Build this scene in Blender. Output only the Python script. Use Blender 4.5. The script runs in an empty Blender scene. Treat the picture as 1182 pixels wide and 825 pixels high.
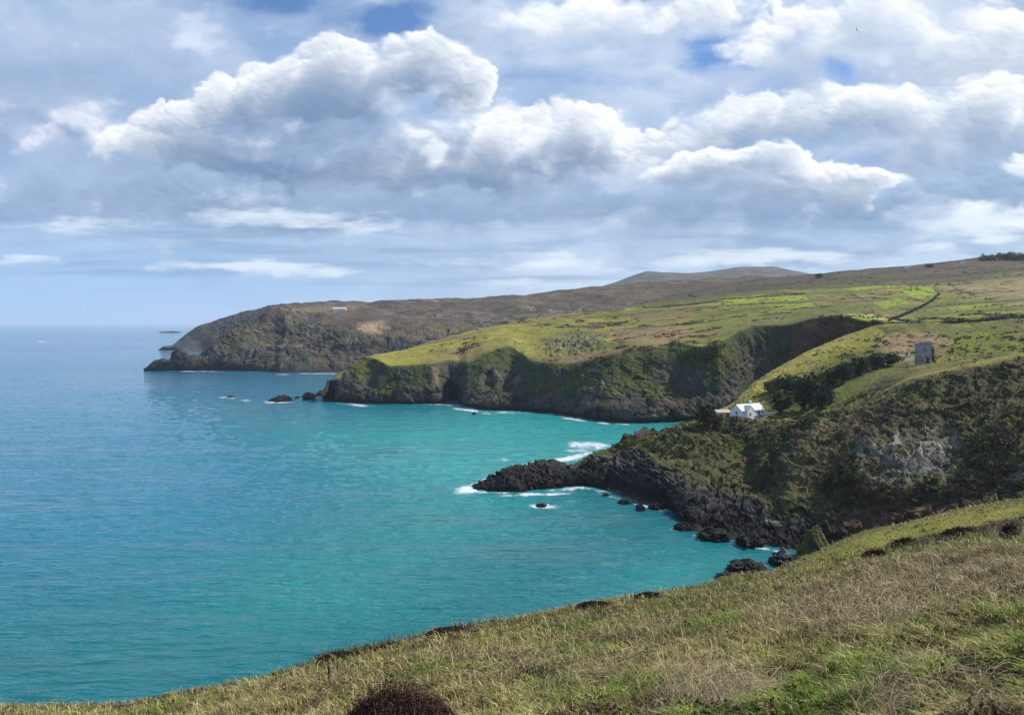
import bpy, math, random, time
import numpy as np
T0 = time.time()
rng = np.random.default_rng(7)
random.seed(7)
SC = bpy.context.scene
COL = SC.collection

# ------------------------------------------------------------------ survey frame
# The photograph is read like a theodolite sheet: (px, py) is a bearing from the viewpoint, and every
# point gets a real distance (or the sea level) so that it becomes a place in metres.
F, CX, CY, H0, CAMZ = 928.0, 591.0, 412.5, 372.5, 60.0
PITCH = math.atan((CY - H0) / F)
CP, SP = math.cos(PITCH), math.sin(PITCH)

def at(px, py, Y):
    px = np.asarray(px, float); py = np.asarray(py, float); Y = np.asarray(Y, float)
    u = (px - CX) / F; v = (CY - py) / F
    dy = v * SP + CP; dz = v * CP - SP
    t = Y / dy
    return np.stack([u * t + 0 * Y, Y + 0 * u, CAMZ + dz * t], -1)

def on_z(px, py, z=0.0):
    px = np.asarray(px, float); py = np.asarray(py, float)
    v = (CY - py) / F
    dy = v * SP + CP; dz = v * CP - SP
    t = (z - CAMZ) / dz
    return at(px, py, dy * t)

def at_yz(px, Y, z):
    px = np.asarray(px, float); Y = np.asarray(Y, float); z = np.asarray(z, float)
    fd = Y * CP - (z - CAMZ) * SP
    return np.stack([(px - CX) / F * fd, Y + 0 * px, z + 0 * px], -1)

def project(P):
    x = P[..., 0]; y = P[..., 1]; z = P[..., 2] - CAMZ
    fd = np.maximum(y * CP - z * SP, 1e-3); up = y * SP + z * CP
    return CX + F * x / fd, CY - F * up / fd

# ------------------------------------------------------------------ numpy noise
_perm = np.arange(256); np.random.default_rng(11).shuffle(_perm); _perm = np.concatenate([_perm, _perm, _perm]).astype(np.int32)
_g = np.random.default_rng(5).normal(size=(256, 3)); _g = (_g / np.linalg.norm(_g, axis=1, keepdims=True)).astype(np.float32)

from concurrent.futures import ThreadPoolExecutor
POOL = ThreadPoolExecutor(4)
_gx, _gy, _gz = [np.ascontiguousarray(_g[:, k]) for k in range(3)]
_permi = _perm.astype(np.intp)

def _chunked(fn, P, width):
    """runs fn on slices of the points, a few at a time"""
    sh = P.shape[:-1]; Q = np.ascontiguousarray(P, np.float32).reshape(-1, 3); n = len(Q); k = 1 << 16
    parts = list(POOL.map(lambda i: fn(Q[i:i + k]), range(0, n, k)))
    if width == 1: return np.concatenate(parts).reshape(sh)
    return [np.concatenate([p[j] for p in parts]).reshape(sh + parts[0][j].shape[1:]) for j in range(width)]

def perlin(P, seed=0):
    sx, sy = seed * 37, seed * 91
    def one(Q):
        fl = np.floor(Q); i = fl.astype(np.intp); f = Q - fl
        w = f * f * f * (f * (f * 6 - 15) + 10)
        fx, fy, fz = f[:, 0], f[:, 1], f[:, 2]; wx, wy, wz = w[:, 0], w[:, 1], w[:, 2]
        x0 = (i[:, 0] + sx) & 255; y0 = (i[:, 1] + sy) & 255; z0 = i[:, 2] & 255; y1 = (y0 + 1) & 255; z1 = (z0 + 1) & 255
        pa, pb = _permi.take(x0), _permi.take((x0 + 1) & 255)
        h00, h01, h10, h11 = _permi.take(pa + y0), _permi.take(pa + y1), _permi.take(pb + y0), _permi.take(pb + y1)
        def g(h, z, ax, ay, az):
            k = _permi.take(h + z); return _gx.take(k) * ax + _gy.take(k) * ay + _gz.take(k) * az
        ax, ay, az = fx - 1, fy - 1, fz - 1
        def lay(z, zz):
            a = g(h00, z, fx, fy, zz); b = g(h10, z, ax, fy, zz); c = g(h01, z, fx, ay, zz); d = g(h11, z, ax, ay, zz)
            a = a + (b - a) * wx; c = c + (d - c) * wx; return a + (c - a) * wy
        l0 = lay(z0, fz); l1 = lay(z1, az)
        return (l0 + (l1 - l0) * wz) * np.float32(1.6)
    return _chunked(one, np.asarray(P), 1)

def fbm(P, scale, octaves=5, seed=0, gain=0.5, mode=None):
    P = np.asarray(P, np.float32) / scale
    a = 1.0; s = 0.0; out = 0
    for o in range(octaves):
        n = perlin(P + o * 17.3, seed + o)
        if mode == 'ridge': n = 1 - 2.2 * np.abs(n)
        elif mode == 'billow': n = 2.6 * np.abs(n) - 0.75
        out = out + a * n; s += a; a *= gain; P = P * 2.03
    return out / s

def _hash(ix, iy, iz, k):
    h = (ix * np.uint32(73856093)) ^ (iy * np.uint32(19349663)) ^ (iz * np.uint32(83492791)) ^ np.uint32((k * 2654435761) & 0xffffffff)
    h = (h ^ (h >> np.uint32(13))) * np.uint32(1274126177)
    h = (h ^ (h >> np.uint32(15))) * np.uint32(2246822519)
    return h ^ (h >> np.uint32(16))

def worley(P, seed=0, flat=False):
    """distances to the two nearest cell points, a random number for the nearest cell, and a random tilted facet in it"""
    def one(Q):
        fl = np.floor(Q); i = (fl.astype(np.int64) & 0xffffffff).astype(np.uint32); f = Q - fl
        n = len(Q); d1 = np.full(n, 9.0, np.float32); d2 = d1.copy(); hb = np.zeros(n, np.uint32); off = np.zeros((n, 3), np.float32)
        for dx in (-1, 0, 1):
            for dy in (-1, 0, 1):
                for dz in ((0,) if flat else (-1, 0, 1)):
                    h = _hash(i[:, 0] + np.uint32(dx & 0xffffffff), i[:, 1] + np.uint32(dy & 0xffffffff), i[:, 2] + np.uint32(dz & 0xffffffff), seed + 1)
                    ox = f[:, 0] - (dx + (h & np.uint32(1023)) / np.float32(1023)); oy = f[:, 1] - (dy + ((h >> np.uint32(10)) & np.uint32(1023)) / np.float32(1023))
                    oz = 0 * ox if flat else f[:, 2] - (dz + ((h >> np.uint32(20)) & np.uint32(1023)) / np.float32(1023))
                    d = np.sqrt(ox * ox + oy * oy + oz * oz).astype(np.float32); m = d < d1
                    d2 = np.where(m, d1, np.minimum(d2, d)); d1 = np.where(m, d, d1); hb = np.where(m, h, hb)
                    off[m, 0] = ox[m]; off[m, 1] = oy[m]; off[m, 2] = oz[m]
        r = (hb * np.uint32(2654435761)) ^ (hb >> np.uint32(7))
        cell = (r & np.uint32(0xffff)) / np.float32(65535)
        t1 = ((r >> np.uint32(8)) & np.uint32(255)) / np.float32(127.5) - 1; t2 = ((r >> np.uint32(16)) & np.uint32(255)) / np.float32(127.5) - 1; t3 = ((r >> np.uint32(24)) & np.uint32(255)) / np.float32(127.5) - 1
        return d1, d2, cell, t1 * off[:, 0] + t2 * off[:, 1] + t3 * off[:, 2]
    return _chunked(one, np.asarray(P), 4)

def sstep(a, b, x):
    t = np.clip((x - a) / (b - a), 0, 1); return t * t * (3 - 2 * t)

def mix(a, b, t):
    a = np.asarray(a); b = np.asarray(b); t = np.asarray(t)
    return a + (b - a) * (t[..., None] if t.ndim and (a.ndim > t.ndim or b.ndim > t.ndim or a.shape[-1:] == (3,)) else t)

def pchip(xs, ys, x):
    xs = np.asarray(xs, float); ys = np.asarray(ys, float); h = np.diff(xs); d = np.diff(ys) / h
    m = np.zeros_like(ys); m[0] = d[0]; m[-1] = d[-1]
    for k in range(1, len(xs) - 1):
        if d[k - 1] * d[k] > 0:
            w1 = 2 * h[k] + h[k - 1]; w2 = h[k] + 2 * h[k - 1]
            m[k] = (w1 + w2) / (w1 / d[k - 1] + w2 / d[k])
    k = np.clip(np.searchsorted(xs, x) - 1, 0, len(xs) - 2); t = np.clip((x - xs[k]) / h[k], 0, 1)
    return ((2 * t ** 3 - 3 * t ** 2 + 1) * ys[k] + (t ** 3 - 2 * t ** 2 + t) * h[k] * m[k]
            + (-2 * t ** 3 + 3 * t ** 2) * ys[k + 1] + (t ** 3 - t ** 2) * h[k] * m[k + 1])

def curve(kind, pts, U):
    """a line on the ground: 'w' at sea level, 'p' bearing+distance, 'h' distance+height"""
    a = np.array(pts, float)
    if kind == 'w': return on_z(U, pchip(a[:, 0], a[:, 1], U), -0.6)
    if kind == 'p': return at(U, pchip(a[:, 0], a[:, 1], U), pchip(a[:, 0], a[:, 2], U))
    return at_yz(U, pchip(a[:, 0], a[:, 1], U), pchip(a[:, 0], a[:, 2], U))

def loft(curves, rows):
    C = np.stack(curves)                                        # k, nu, 3
    d = np.diff(C, axis=0); M = np.zeros_like(C); M[0] = d[0]; M[-1] = d[-1]
    a, b = d[:-1], d[1:]
    same = a * b > 0
    M[1:-1] = np.where(same, 2 * a * b / np.where(same, a + b, 1), 0)
    out = []; par = []
    for k, n in enumerate(rows):
        t = np.linspace(0, 1, n, endpoint=(k == len(rows) - 1))[:, None, None]
        out.append((2 * t ** 3 - 3 * t ** 2 + 1) * C[k] + (t ** 3 - 2 * t ** 2 + t) * M[k] + (-2 * t ** 3 + 3 * t ** 2) * C[k + 1] + (t ** 3 - t ** 2) * M[k + 1])
        par.append(k + t[:, 0, 0])
    return np.concatenate(out), np.concatenate(par)

def normals(P):
    du = np.gradient(P, axis=1); dv = np.gradient(P, axis=0)
    n = np.cross(du, dv); n /= np.maximum(np.linalg.norm(n, axis=-1, keepdims=True), 1e-9)
    return n * np.sign(n[..., 2:3].mean())

# ------------------------------------------------------------------ scene helpers
def tag(o, label=None, cat=None, group=None, kind=None):
    if label: o['label'] = label
    if cat: o['category'] = cat
    if group: o['group'] = group
    if kind: o['kind'] = kind
    return o

def empty(name, loc, rz=0.0):
    o = bpy.data.objects.new(name, None); COL.objects.link(o); o.location = [float(v) for v in loc]; o.rotation_euler = (0, 0, rz); return o

def mesh_np(name, V, faces, mat, cols=None, smooth=True, parent=None, extra=None):
    """faces: list of int arrays (n,3) or (n,4); cols: per-vertex rgb"""
    me = bpy.data.meshes.new(name)
    V = np.ascontiguousarray(V, np.float32).reshape(-1, 3)
    me.vertices.add(len(V)); me.vertices.foreach_set('co', V.ravel())
    faces = [np.asarray(f, np.int32) for f in faces if len(f)]
    loops = np.concatenate([f.ravel() for f in faces]); sizes = np.concatenate([np.full(len(f), f.shape[1], np.int32) for f in faces])
    me.loops.add(len(loops)); me.loops.foreach_set('vertex_index', loops)
    me.polygons.add(len(sizes)); me.polygons.foreach_set('loop_start', np.concatenate([[0], np.cumsum(sizes)[:-1]]).astype(np.int32))
    me.polygons.foreach_set('use_smooth', np.full(len(sizes), smooth, bool))
    if cols is not None:
        c = np.ones((len(V), 4), np.float32); c[:, :3] = np.clip(np.asarray(cols).reshape(-1, 3), 0, 1)
        at_ = me.color_attributes.new('Col', 'FLOAT_COLOR', 'POINT'); at_.data.foreach_set('color', c.ravel())
    for k, v in (extra or {}).items():
        e = me.attributes.new(k, 'FLOAT', 'POINT'); e.data.foreach_set('value', np.asarray(v, np.float32).ravel())
    me.update(calc_edges=True)
    me.materials.append(mat)
    o = bpy.data.objects.new(name, me); COL.objects.link(o)
    if parent: o.parent = parent
    return o

def grid_faces(nv, nu, keep=None):
    i = np.arange(nv * nu).reshape(nv, nu)
    f = np.stack([i[:-1, :-1], i[:-1, 1:], i[1:, 1:], i[1:, :-1]], -1)
    if keep is not None:
        k = keep[:-1, :-1] | keep[:-1, 1:] | keep[1:, 1:] | keep[1:, :-1]; f = f[k]
    return f.reshape(-1, 4)

class Terrain:
    def __init__(s, P): s.set(P)
    def set(s, P):
        s.P = P; s.px, s.py = project(P); s.d = P[..., 1]; s.n = normals(P)
    def find(s, px, py):
        e = np.hypot(s.px - px, s.py - py); m = e < max(1.6, e.min() * 1.05)
        idx = np.argmin(np.where(m, s.d, 1e9)); return s.P.reshape(-1, 3)[idx]
    def normal(s, px, py):
        e = np.hypot(s.px - px, s.py - py); return s.n.reshape(-1, 3)[np.argmin(e)]
    def z_at(s, x, y):
        e = (s.P[..., 0] - x) ** 2 + (s.P[..., 1] - y) ** 2; return float(s.P[..., 2].ravel()[np.argmin(e)])

def poly_mask(px, py, pts, soft=4.0):
    """soft mask of a closed outline (signed distance)"""
    pts = np.array(pts, float); q = np.roll(pts, -1, 0)
    d = np.full(px.shape, 1e9); inside = np.zeros(px.shape, bool)
    for (ax, ay), (bx, by) in zip(pts, q):
        ex, ey = bx - ax, by - ay
        t = np.clip(((px - ax) * ex + (py - ay) * ey) / (ex * ex + ey * ey + 1e-9), 0, 1)
        d = np.minimum(d, np.hypot(px - ax - t * ex, py - ay - t * ey))
        c = ((ay > py) != (by > py)) & (px < (bx - ax) * (py - ay) / (by - ay + 1e-12) + ax); inside ^= c
    return sstep(-soft, soft, np.where(inside, d, -d))

def line_dist(px, py, pts):
    d = np.full(px.shape, 1e9)
    for (ax, ay), (bx, by) in zip(pts[:-1], pts[1:]):
        ex, ey = bx - ax, by - ay
        t = np.clip(((px - ax) * ex + (py - ay) * ey) / (ex * ex + ey * ey + 1e-9), 0, 1)
        d = np.minimum(d, np.hypot(px - ax - t * ex, py - ay - t * ey))
    return d

# ------------------------------------------------------------------ materials
def new_mat(name):
    m = bpy.data.materials.new(name); m.use_nodes = True; nt = m.node_tree
    b = nt.nodes['Principled BSDF']; b.inputs['Roughness'].default_value = 0.9; b.inputs['Specular IOR Level'].default_value = 0.15
    return m, nt, b

def N(nt, t, **kw):
    n = nt.nodes.new(t)
    for k, v in kw.items():
        if hasattr(n, k): setattr(n, k, v)
        else: n.inputs[k].default_value = v
    return n

def attr_mat(name, scales=(3.0, 0.6), vary=0.35, bump=0.5, bump_dist=0.3, rough=0.9, spec=0.12, translucent=0.0):
    m, nt, b = new_mat(name); L = nt.links.new
    a = N(nt, 'ShaderNodeAttribute', attribute_name='Col'); tc = N(nt, 'ShaderNodeTexCoord')
    col = a.outputs['Color']; hs = None
    for k, s in enumerate(scales):
        nz = N(nt, 'ShaderNodeTexNoise', Scale=1.0 / s, Detail=5.0, Roughness=0.62); L(tc.outputs['Object'], nz.inputs['Vector'])
        mr = N(nt, 'ShaderNodeMapRange'); mr.inputs['From Min'].default_value = 0.3; mr.inputs['From Max'].default_value = 0.7
        mr.inputs['To Min'].default_value = 1 - vary; mr.inputs['To Max'].default_value = 1 + vary; L(nz.outputs['Fac'], mr.inputs['Value'])
        mx = N(nt, 'ShaderNodeMix', data_type='RGBA', blend_type='MULTIPLY'); mx.inputs['Factor'].default_value = 1.0
        L(col, mx.inputs['A']); L(mr.outputs['Result'], mx.inputs['B']); col = mx.outputs['Result']; hs = nz
    L(col, b.inputs['Base Color']); b.inputs['Roughness'].default_value = rough; b.inputs['Specular IOR Level'].default_value = spec
    if bump:
        bp = N(nt, 'ShaderNodeBump', Strength=bump, Distance=bump_dist); L(hs.outputs['Fac'], bp.inputs['Height']); L(bp.outputs['Normal'], b.inputs['Normal'])
    if translucent:
        tr = N(nt, 'ShaderNodeBsdfTranslucent'); L(col, tr.inputs['Color']); ms = N(nt, 'ShaderNodeMixShader'); ms.inputs[0].default_value = translucent
        L(b.outputs[0], ms.inputs[1]); L(tr.outputs[0], ms.inputs[2]); L(ms.outputs[0], nt.nodes['Material Output'].inputs['Surface'])
    return m

def flat_mat(name, rgb, vary=0.15, scale=0.5, rough=0.8, spec=0.2, bump=0.2):
    m, nt, b = new_mat(name); L = nt.links.new
    tc = N(nt, 'ShaderNodeTexCoord'); nz = N(nt, 'ShaderNodeTexNoise', Scale=1 / scale, Detail=6.0); L(tc.outputs['Object'], nz.inputs['Vector'])
    mr = N(nt, 'ShaderNodeMapRange'); mr.inputs['From Min'].default_value = 0.3; mr.inputs['From Max'].default_value = 0.7
    mr.inputs['To Min'].default_value = 1 - vary; mr.inputs['To Max'].default_value = 1 + vary; L(nz.outputs['Fac'], mr.inputs['Value'])
    mx = N(nt, 'ShaderNodeMix', data_type='RGBA', blend_type='MULTIPLY'); mx.inputs['Factor'].default_value = 1.0
    mx.inputs['A'].default_value = (*rgb, 1); L(mr.outputs['Result'], mx.inputs['B']); L(mx.outputs['Result'], b.inputs['Base Color'])
    b.inputs['Roughness'].default_value = rough; b.inputs['Specular IOR Level'].default_value = spec
    if bump:
        bp = N(nt, 'ShaderNodeBump', Strength=bump, Distance=0.05); L(nz.outputs['Fac'], bp.inputs['Height']); L(bp.outputs['Normal'], b.inputs['Normal'])
    return m

def stone_mat(name, rgb, scale=0.45):
    m, nt, b = new_mat(name); L = nt.links.new
    tc = N(nt, 'ShaderNodeTexCoord'); v = N(nt, 'ShaderNodeTexVoronoi', Scale=1 / scale); L(tc.outputs['Object'], v.inputs['Vector'])
    hsv = N(nt, 'ShaderNodeSeparateColor'); L(v.outputs['Color'], hsv.inputs['Color'])
    mr = N(nt, 'ShaderNodeMapRange'); mr.inputs['To Min'].default_value = 0.6; mr.inputs['To Max'].default_value = 1.35; L(hsv.outputs[0], mr.inputs['Value'])
    mx = N(nt, 'ShaderNodeMix', data_type='RGBA', blend_type='MULTIPLY'); mx.inputs['Factor'].default_value = 1.0
    mx.inputs['A'].default_value = (*rgb, 1); L(mr.outputs['Result'], mx.inputs['B']); L(mx.outputs['Result'], b.inputs['Base Color'])
    bp = N(nt, 'ShaderNodeBump', Strength=0.6, Distance=0.1); L(v.outputs['Distance'], bp.inputs['Height']); bp.invert = True; L(bp.outputs['Normal'], b.inputs['Normal'])
    return m

M_NEAR = attr_mat('near_ground', (2.4, 0.5), 0.28, 0.7, 0.35)
M_MID = attr_mat('mid_ground', (7.0, 1.6), 0.36, 0.7, 0.8)
M_FAR = attr_mat('far_ground', (18.0, 4.0), 0.34, 0.7, 2.0)
M_TURF = attr_mat('turf', (0.35, 0.06), 0.35, 0.6, 0.05)
M_ROCK = attr_mat('sea_rock', (1.5, 0.35), 0.4, 0.8, 0.25, rough=0.75, spec=0.15)
M_BLADE = attr_mat('grass_blade', (0.5,), 0.12, 0, rough=0.7, spec=0.2, translucent=0.25)
M_STEM = attr_mat('dry_stem', (0.3,), 0.2, 0, rough=0.8)
M_LEAF = attr_mat('foliage', (1.5,), 0.3, 0, rough=0.8, spec=0.15, translucent=0.15)
M_BARK = flat_mat('bark', (0.09, 0.07, 0.05), 0.3, 0.2)
M_WHITE = flat_mat('white_render', (0.80, 0.81, 0.82), 0.05, 0.8)
M_ROOF = flat_mat('pale_slate', (0.50, 0.51, 0.53), 0.1, 0.4, 0.55)
M_GLASS = flat_mat('dark_window', (0.02, 0.025, 0.03), 0.1, 0.5, 0.15, 0.5, 0)
M_DOOR = flat_mat('grey_door', (0.10, 0.11, 0.13), 0.1, 0.3)
M_STONE = stone_mat('granite_wall', (0.31, 0.295, 0.28), .7)
M_STONE2 = stone_mat('brown_granite', (0.27, 0.215, 0.16))
M_BEIGE = flat_mat('beige_render', (0.52, 0.42, 0.28), 0.12, 0.7)
M_GREY = flat_mat('grey_slate', (0.17, 0.17, 0.19), 0.15, 0.5)
M_FEATHER = flat_mat('dark_feather', (0.05, 0.05, 0.055), 0.2, 0.1)
M_POST = flat_mat('weathered_wood', (0.09, 0.075, 0.06), 0.3, 0.1)

# ------------------------------------------------------------------ ground colours
GRASS = np.array((.095, .110, .020)); LUSH = np.array((.085, .135, .018)); YGRASS = np.array((.225, .21, .036)); FIELD = np.array((.21, .27, .02))
BRACKEN = np.array((.165, .112, .058)); TAN = np.array((.29, .215, .125)); HEATH = np.array((.052, .039, .029)); GORSE = np.array((.038, .048, .018))
ROCK = np.array((.062, .056, .050)); DROCK = np.array((.022, .020, .019)); LROCK = np.array((.36, .325, .265)); EARTH = np.array((.14, .078, .045)); BLACK = np.array((.014, .013, .013))
MOORB = np.array((.115, .085, .055)); GREYROCK = np.array((.17, .16, .145))

def rock_relief(P, n, amt, big=40.0, seed=0, vert=0.35, block=1.0, strata=0.0):
    """displaces P along its normal like broken cliff: gullies, buttresses, tilted blocks and cracks"""
    amt = amt * np.ones(P.shape[:-1]); m = amt > 1e-3
    cel = np.full(P.shape[:-1], .5); gg = np.zeros(P.shape[:-1]); out = P.copy()
    S_ = P[m]; Q = S_.copy(); Q[:, 2] *= vert; Q[:, 0] += 0.3 * S_[:, 2]
    g = fbm(Q, big, 6, seed, 0.5, 'ridge')
    R = S_.copy(); R[:, 2] = S_[:, 2] * 0.8 + 0.35 * S_[:, 0]; R = R + (fbm(S_, big * .12, 3, seed + 5) * big * .03)[:, None]
    d1, d2, c1, f1 = worley(R / (big * .16), seed); e1, e2, c2, f2 = worley(R / (big * .06), seed + 20)
    h = 0.50 * g + block * (0.12 * (c1 - .5) + .17 * f1 - 0.06 * sstep(.10, 0, d2 - d1) + 0.05 * (c2 - .5) + .085 * f2 - .025 * sstep(.12, 0, e2 - e1))
    if strata:
        q = S_ @ np.array((.42, .10, .90)) / (big * .085) + .7 * fbm(S_, big * .3, 3, seed + 9); q2 = S_ @ np.array((-.75, .35, .55)) / (big * .16) + .6 * fbm(S_, big * .3, 3, seed + 11)
        q = q - np.floor(q); q2 = q2 - np.floor(q2); h = h + strata * (.13 * (q ** 1.5 - .4) + .16 * (q2 - .5))
    out[m] = S_ + n[m] * (amt[m] * h)[:, None]; cel[m] = .6 * c1 + .4 * c2; gg[m] = g
    return out, cel, gg

# ================================================================== TERRAIN: far hill
U = np.linspace(600, 1100, 300)
c = [curve('h', [(600, 2300, 60), (1100, 2300, 90)], U),
     curve('p', [(600, 345, 2500), (690, 336, 2500), (760, 327, 2500), (900, 322, 2500), (1100, 318, 2500)], U),
     curve('p', [(600, 347, 3000), (660, 339, 3000), (697, 331, 3000), (722, 322.5, 3000), (735, 318, 3000), (748, 314.5, 3000), (765, 316, 3000), (795, 316, 3000), (820, 314.5, 3000), (840, 311.5, 3000), (858, 309, 3000), (892, 309, 3000), (905, 311.5, 3000), (918, 314.5, 3000), (945, 319, 3000), (1100, 322, 3000)], U),
     curve('h', [(600, 3600, 80), (1100, 3600, 130)], U)]
P, par = loft(c, [20, 60, 20]); t = Terrain(P)
nz = fbm(P, 160, 6, 3); P = P + t.n * (nz * 9 * sstep(.6, 1.2, par)[:, None] * .6)[..., None]
m1 = sstep(-.2, .3, fbm(P, 130, 5, 9)); cc = mix(mix(np.array((.075, .072, .07)), MOORB * .9, m1), np.array((.115, .115, .12)), sstep(-.2, .4, fbm(P, 60, 5, 21)) * .8)  # bluish grey mixed into the colour in place of thicker distance haze
T_HILL = Terrain(P)
tag(mesh_np('far_hill', P, [grid_faces(*P.shape[:2])], M_FAR, cc), kind='structure')

# ================================================================== TERRAIN: farthest headland
U = np.linspace(183, 420, 330)
sk = [(183, 403.5), (189, 399.5), (198, 398.5), (206, 393), (218, 384), (231, 376), (243, 373), (255, 369), (275, 363), (299, 357.5), (312, 354.5), (340, 352), (420, 350)]
c = [curve('w', [(183, 404.2), (189, 403.2), (211, 404.8), (235, 404), (300, 404), (420, 402)], U),
     curve('p', [(a, b + .55 * (404 - b) if a > 195 else b + 1.5, 1770 + (404 - b)) for a, b in sk], U),
     curve('p', [(a, b, 1780 + 3 * (404 - b)) for a, b in sk], U),
     curve('h', [(183, 1900, -6), (300, 2100, 30), (420, 2300, 70)], U)]
P, par = loft(c, [50, 60, 20]); t = Terrain(P)
cl = sstep(0, .25, par)[:, None] * sstep(2.6, 1.6, par)[:, None] * np.ones(P.shape[:2])
P, cel, g = rock_relief(P, t.n, (5 + 11 * sstep(215, 290, t.px)) * cl * sstep(.05, .8, (404 - t.py) / 20), 60, 4, .6, 1.0, .6)
T_TIP = Terrain(P); nzv = T_TIP.n[..., 2]
cc = mix(np.array((.040, .041, .042)), np.array((.10, .10, .098)), sstep(.0, .6, fbm(P, 40, 5, 7) + .3 * (cel - .5)))
cc = mix(cc, mix(HEATH * 1.3, GRASS * .8, sstep(-.2, .3, fbm(P, 70, 4, 8))), sstep(.90, .99, nzv) * .8)
tag(mesh_np('outermost_headland', P, [grid_faces(*P.shape[:2], keep=P[..., 2] > -8)], M_FAR, cc), kind='structure')

# ================================================================== TERRAIN: far headland with moor
U = np.linspace(166, 1080, 1000)
W = [(166, 426.2), (172, 426.4), (200, 427.6), (218, 427.8), (251, 427.6), (292, 429), (326, 431), (367, 431), (397, 430), (450, 427), (700, 420), (1080, 415)]
top = [(166, 426.0, 1003), (170, 424.5, 1005), (176, 420, 1006), (180, 418, 1008), (184, 418.6, 1008), (189, 416.5, 1010), (193, 418.5, 1010), (198, 416, 1012), (201, 409, 1014), (204, 405.5, 1015), (207, 405, 1015), (211, 408, 1015), (214, 406.5, 1015), (218, 412.5, 1015), (231, 410.5, 1030), (240, 405, 1040), (251, 398, 1050), (268, 390, 1065), (285, 381, 1090), (302, 371.5, 1120), (322, 366, 1150), (340, 364, 1160), (358, 371, 1130), (380, 377, 1120), (397, 388, 1090), (430, 395, 1080), (470, 398, 1080), (700, 390, 1100), (1080, 385, 1100)]
back = [(166, 1120, -8), (216, 1140, -8), (251, 1200, -3), (285, 1260, 24), (302, 1300, 48), (330, 1340, 72), (360, 1350, 80), (400, 1360, 79), (470, 1360, 79), (700, 1400, 92), (900, 1500, 100), (1080, 1500, 105)]
sky_ = [(166, 1300, -12), (251, 1500, -8), (285, 1700, 30), (302, 1800, 78)]
c = [curve('w', W, U),
     curve('p', [(a, b + .62 * (429 - b) if a > 215 else b + .6 * (427 - b), 1003 + .35 * (d - 1003)) for a, b, d in top], U),
     curve('p', top, U), curve('h', back, U),
     curve('h', sky_ + [(a, 1800, CAMZ + (H0 - b) * 1800 / F) for a, b in [(316, 354.5), (353, 352), (400, 351), (421, 350.5), (438, 348), (488, 347.5), (550, 345), (600, 341.5), (650, 337), (690, 333), (740, 329), (800, 325), (900, 320), (1080, 316)]], U),
     curve('h', [(166, 2400, -12), (302, 2400, -5), (340, 2400, 60), (1080, 2600, 80)], U)]
P, par = loft(c, [55, 60, 60, 70, 12]); t = Terrain(P)
cl = sstep(0, .2, par)[:, None] * sstep(2.9, 1.9, par)[:, None] * np.ones(P.shape[:2])
small = sstep(168, 235, t.px)
P0 = P
P, cel, g = rock_relief(P, t.n, 30 * cl * (.10 + .90 * sstep(200, 300, t.px)), 120, 14, .6, .8)
P = P + t.n * (fbm(P, 110, 6, 33) * 14 * sstep(2.2, 3.0, par)[:, None] * sstep(290, 330, t.px))[..., None]
hm = sstep(1.8, 2.6, par)[:, None] * sstep(4.0, 3.2, par)[:, None] * sstep(330, 380, t.px)
P, celt, gt = rock_relief(P, normals(P), 6.5 * sstep(290, 240, t.px) * sstep(0, .4, par)[:, None] * sstep(2.9, 2.2, par)[:, None] * sstep(167, 176, t.px), 26, 47, .8, 1.2, .8)
P, cel2, g2 = rock_relief(P, t.n, 9 * hm * sstep(-.15, .35, fbm(P, 130, 4, 45)), 120, 44, 1.6, 1.0, .6)
T_FAR = Terrain(P); nzv = T_FAR.n[..., 2]; pxx, pyy = T_FAR.px, T_FAR.py
n1 = fbm(P, 90, 5, 51); n2 = fbm(P, 30, 5, 52); n3 = fbm(P * np.array((.35, 1, 1)), 60, 4, 53)
moor = mix(mix(HEATH * 1.35, MOORB, sstep(-.15, .35, n1)), GRASS * .75, sstep(.12, .4, n3) * .6); CRG = sstep(-.05, .3, fbm(P, 130, 4, 45)) * sstep(340, 400, pxx); moor = mix(moor, mix(HEATH, GREYROCK * .8, sstep(.35, .75, cel2 + .3 * n2)), CRG * .8)
moor = mix(moor, TAN * .9, poly_mask(pxx + 8 * n2, pyy, [(415, 374), (440, 370), (450, 378), (438, 386), (415, 384)], 3) * .9)
moor = mix(moor, TAN * .6, poly_mask(pxx, pyy, [(320, 354), (420, 352), (410, 358), (335, 362)], 3) * .7)
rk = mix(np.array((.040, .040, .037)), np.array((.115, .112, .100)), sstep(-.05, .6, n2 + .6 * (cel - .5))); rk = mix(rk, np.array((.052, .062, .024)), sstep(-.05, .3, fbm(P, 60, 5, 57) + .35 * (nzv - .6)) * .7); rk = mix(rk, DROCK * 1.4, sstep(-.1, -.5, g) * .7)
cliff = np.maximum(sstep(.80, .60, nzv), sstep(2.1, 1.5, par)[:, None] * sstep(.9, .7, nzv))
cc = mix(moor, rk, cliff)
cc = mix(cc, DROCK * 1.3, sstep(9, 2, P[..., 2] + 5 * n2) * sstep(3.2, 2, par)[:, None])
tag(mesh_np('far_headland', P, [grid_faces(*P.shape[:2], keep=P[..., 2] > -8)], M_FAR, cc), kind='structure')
print('far', time.time() - T0)

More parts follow.
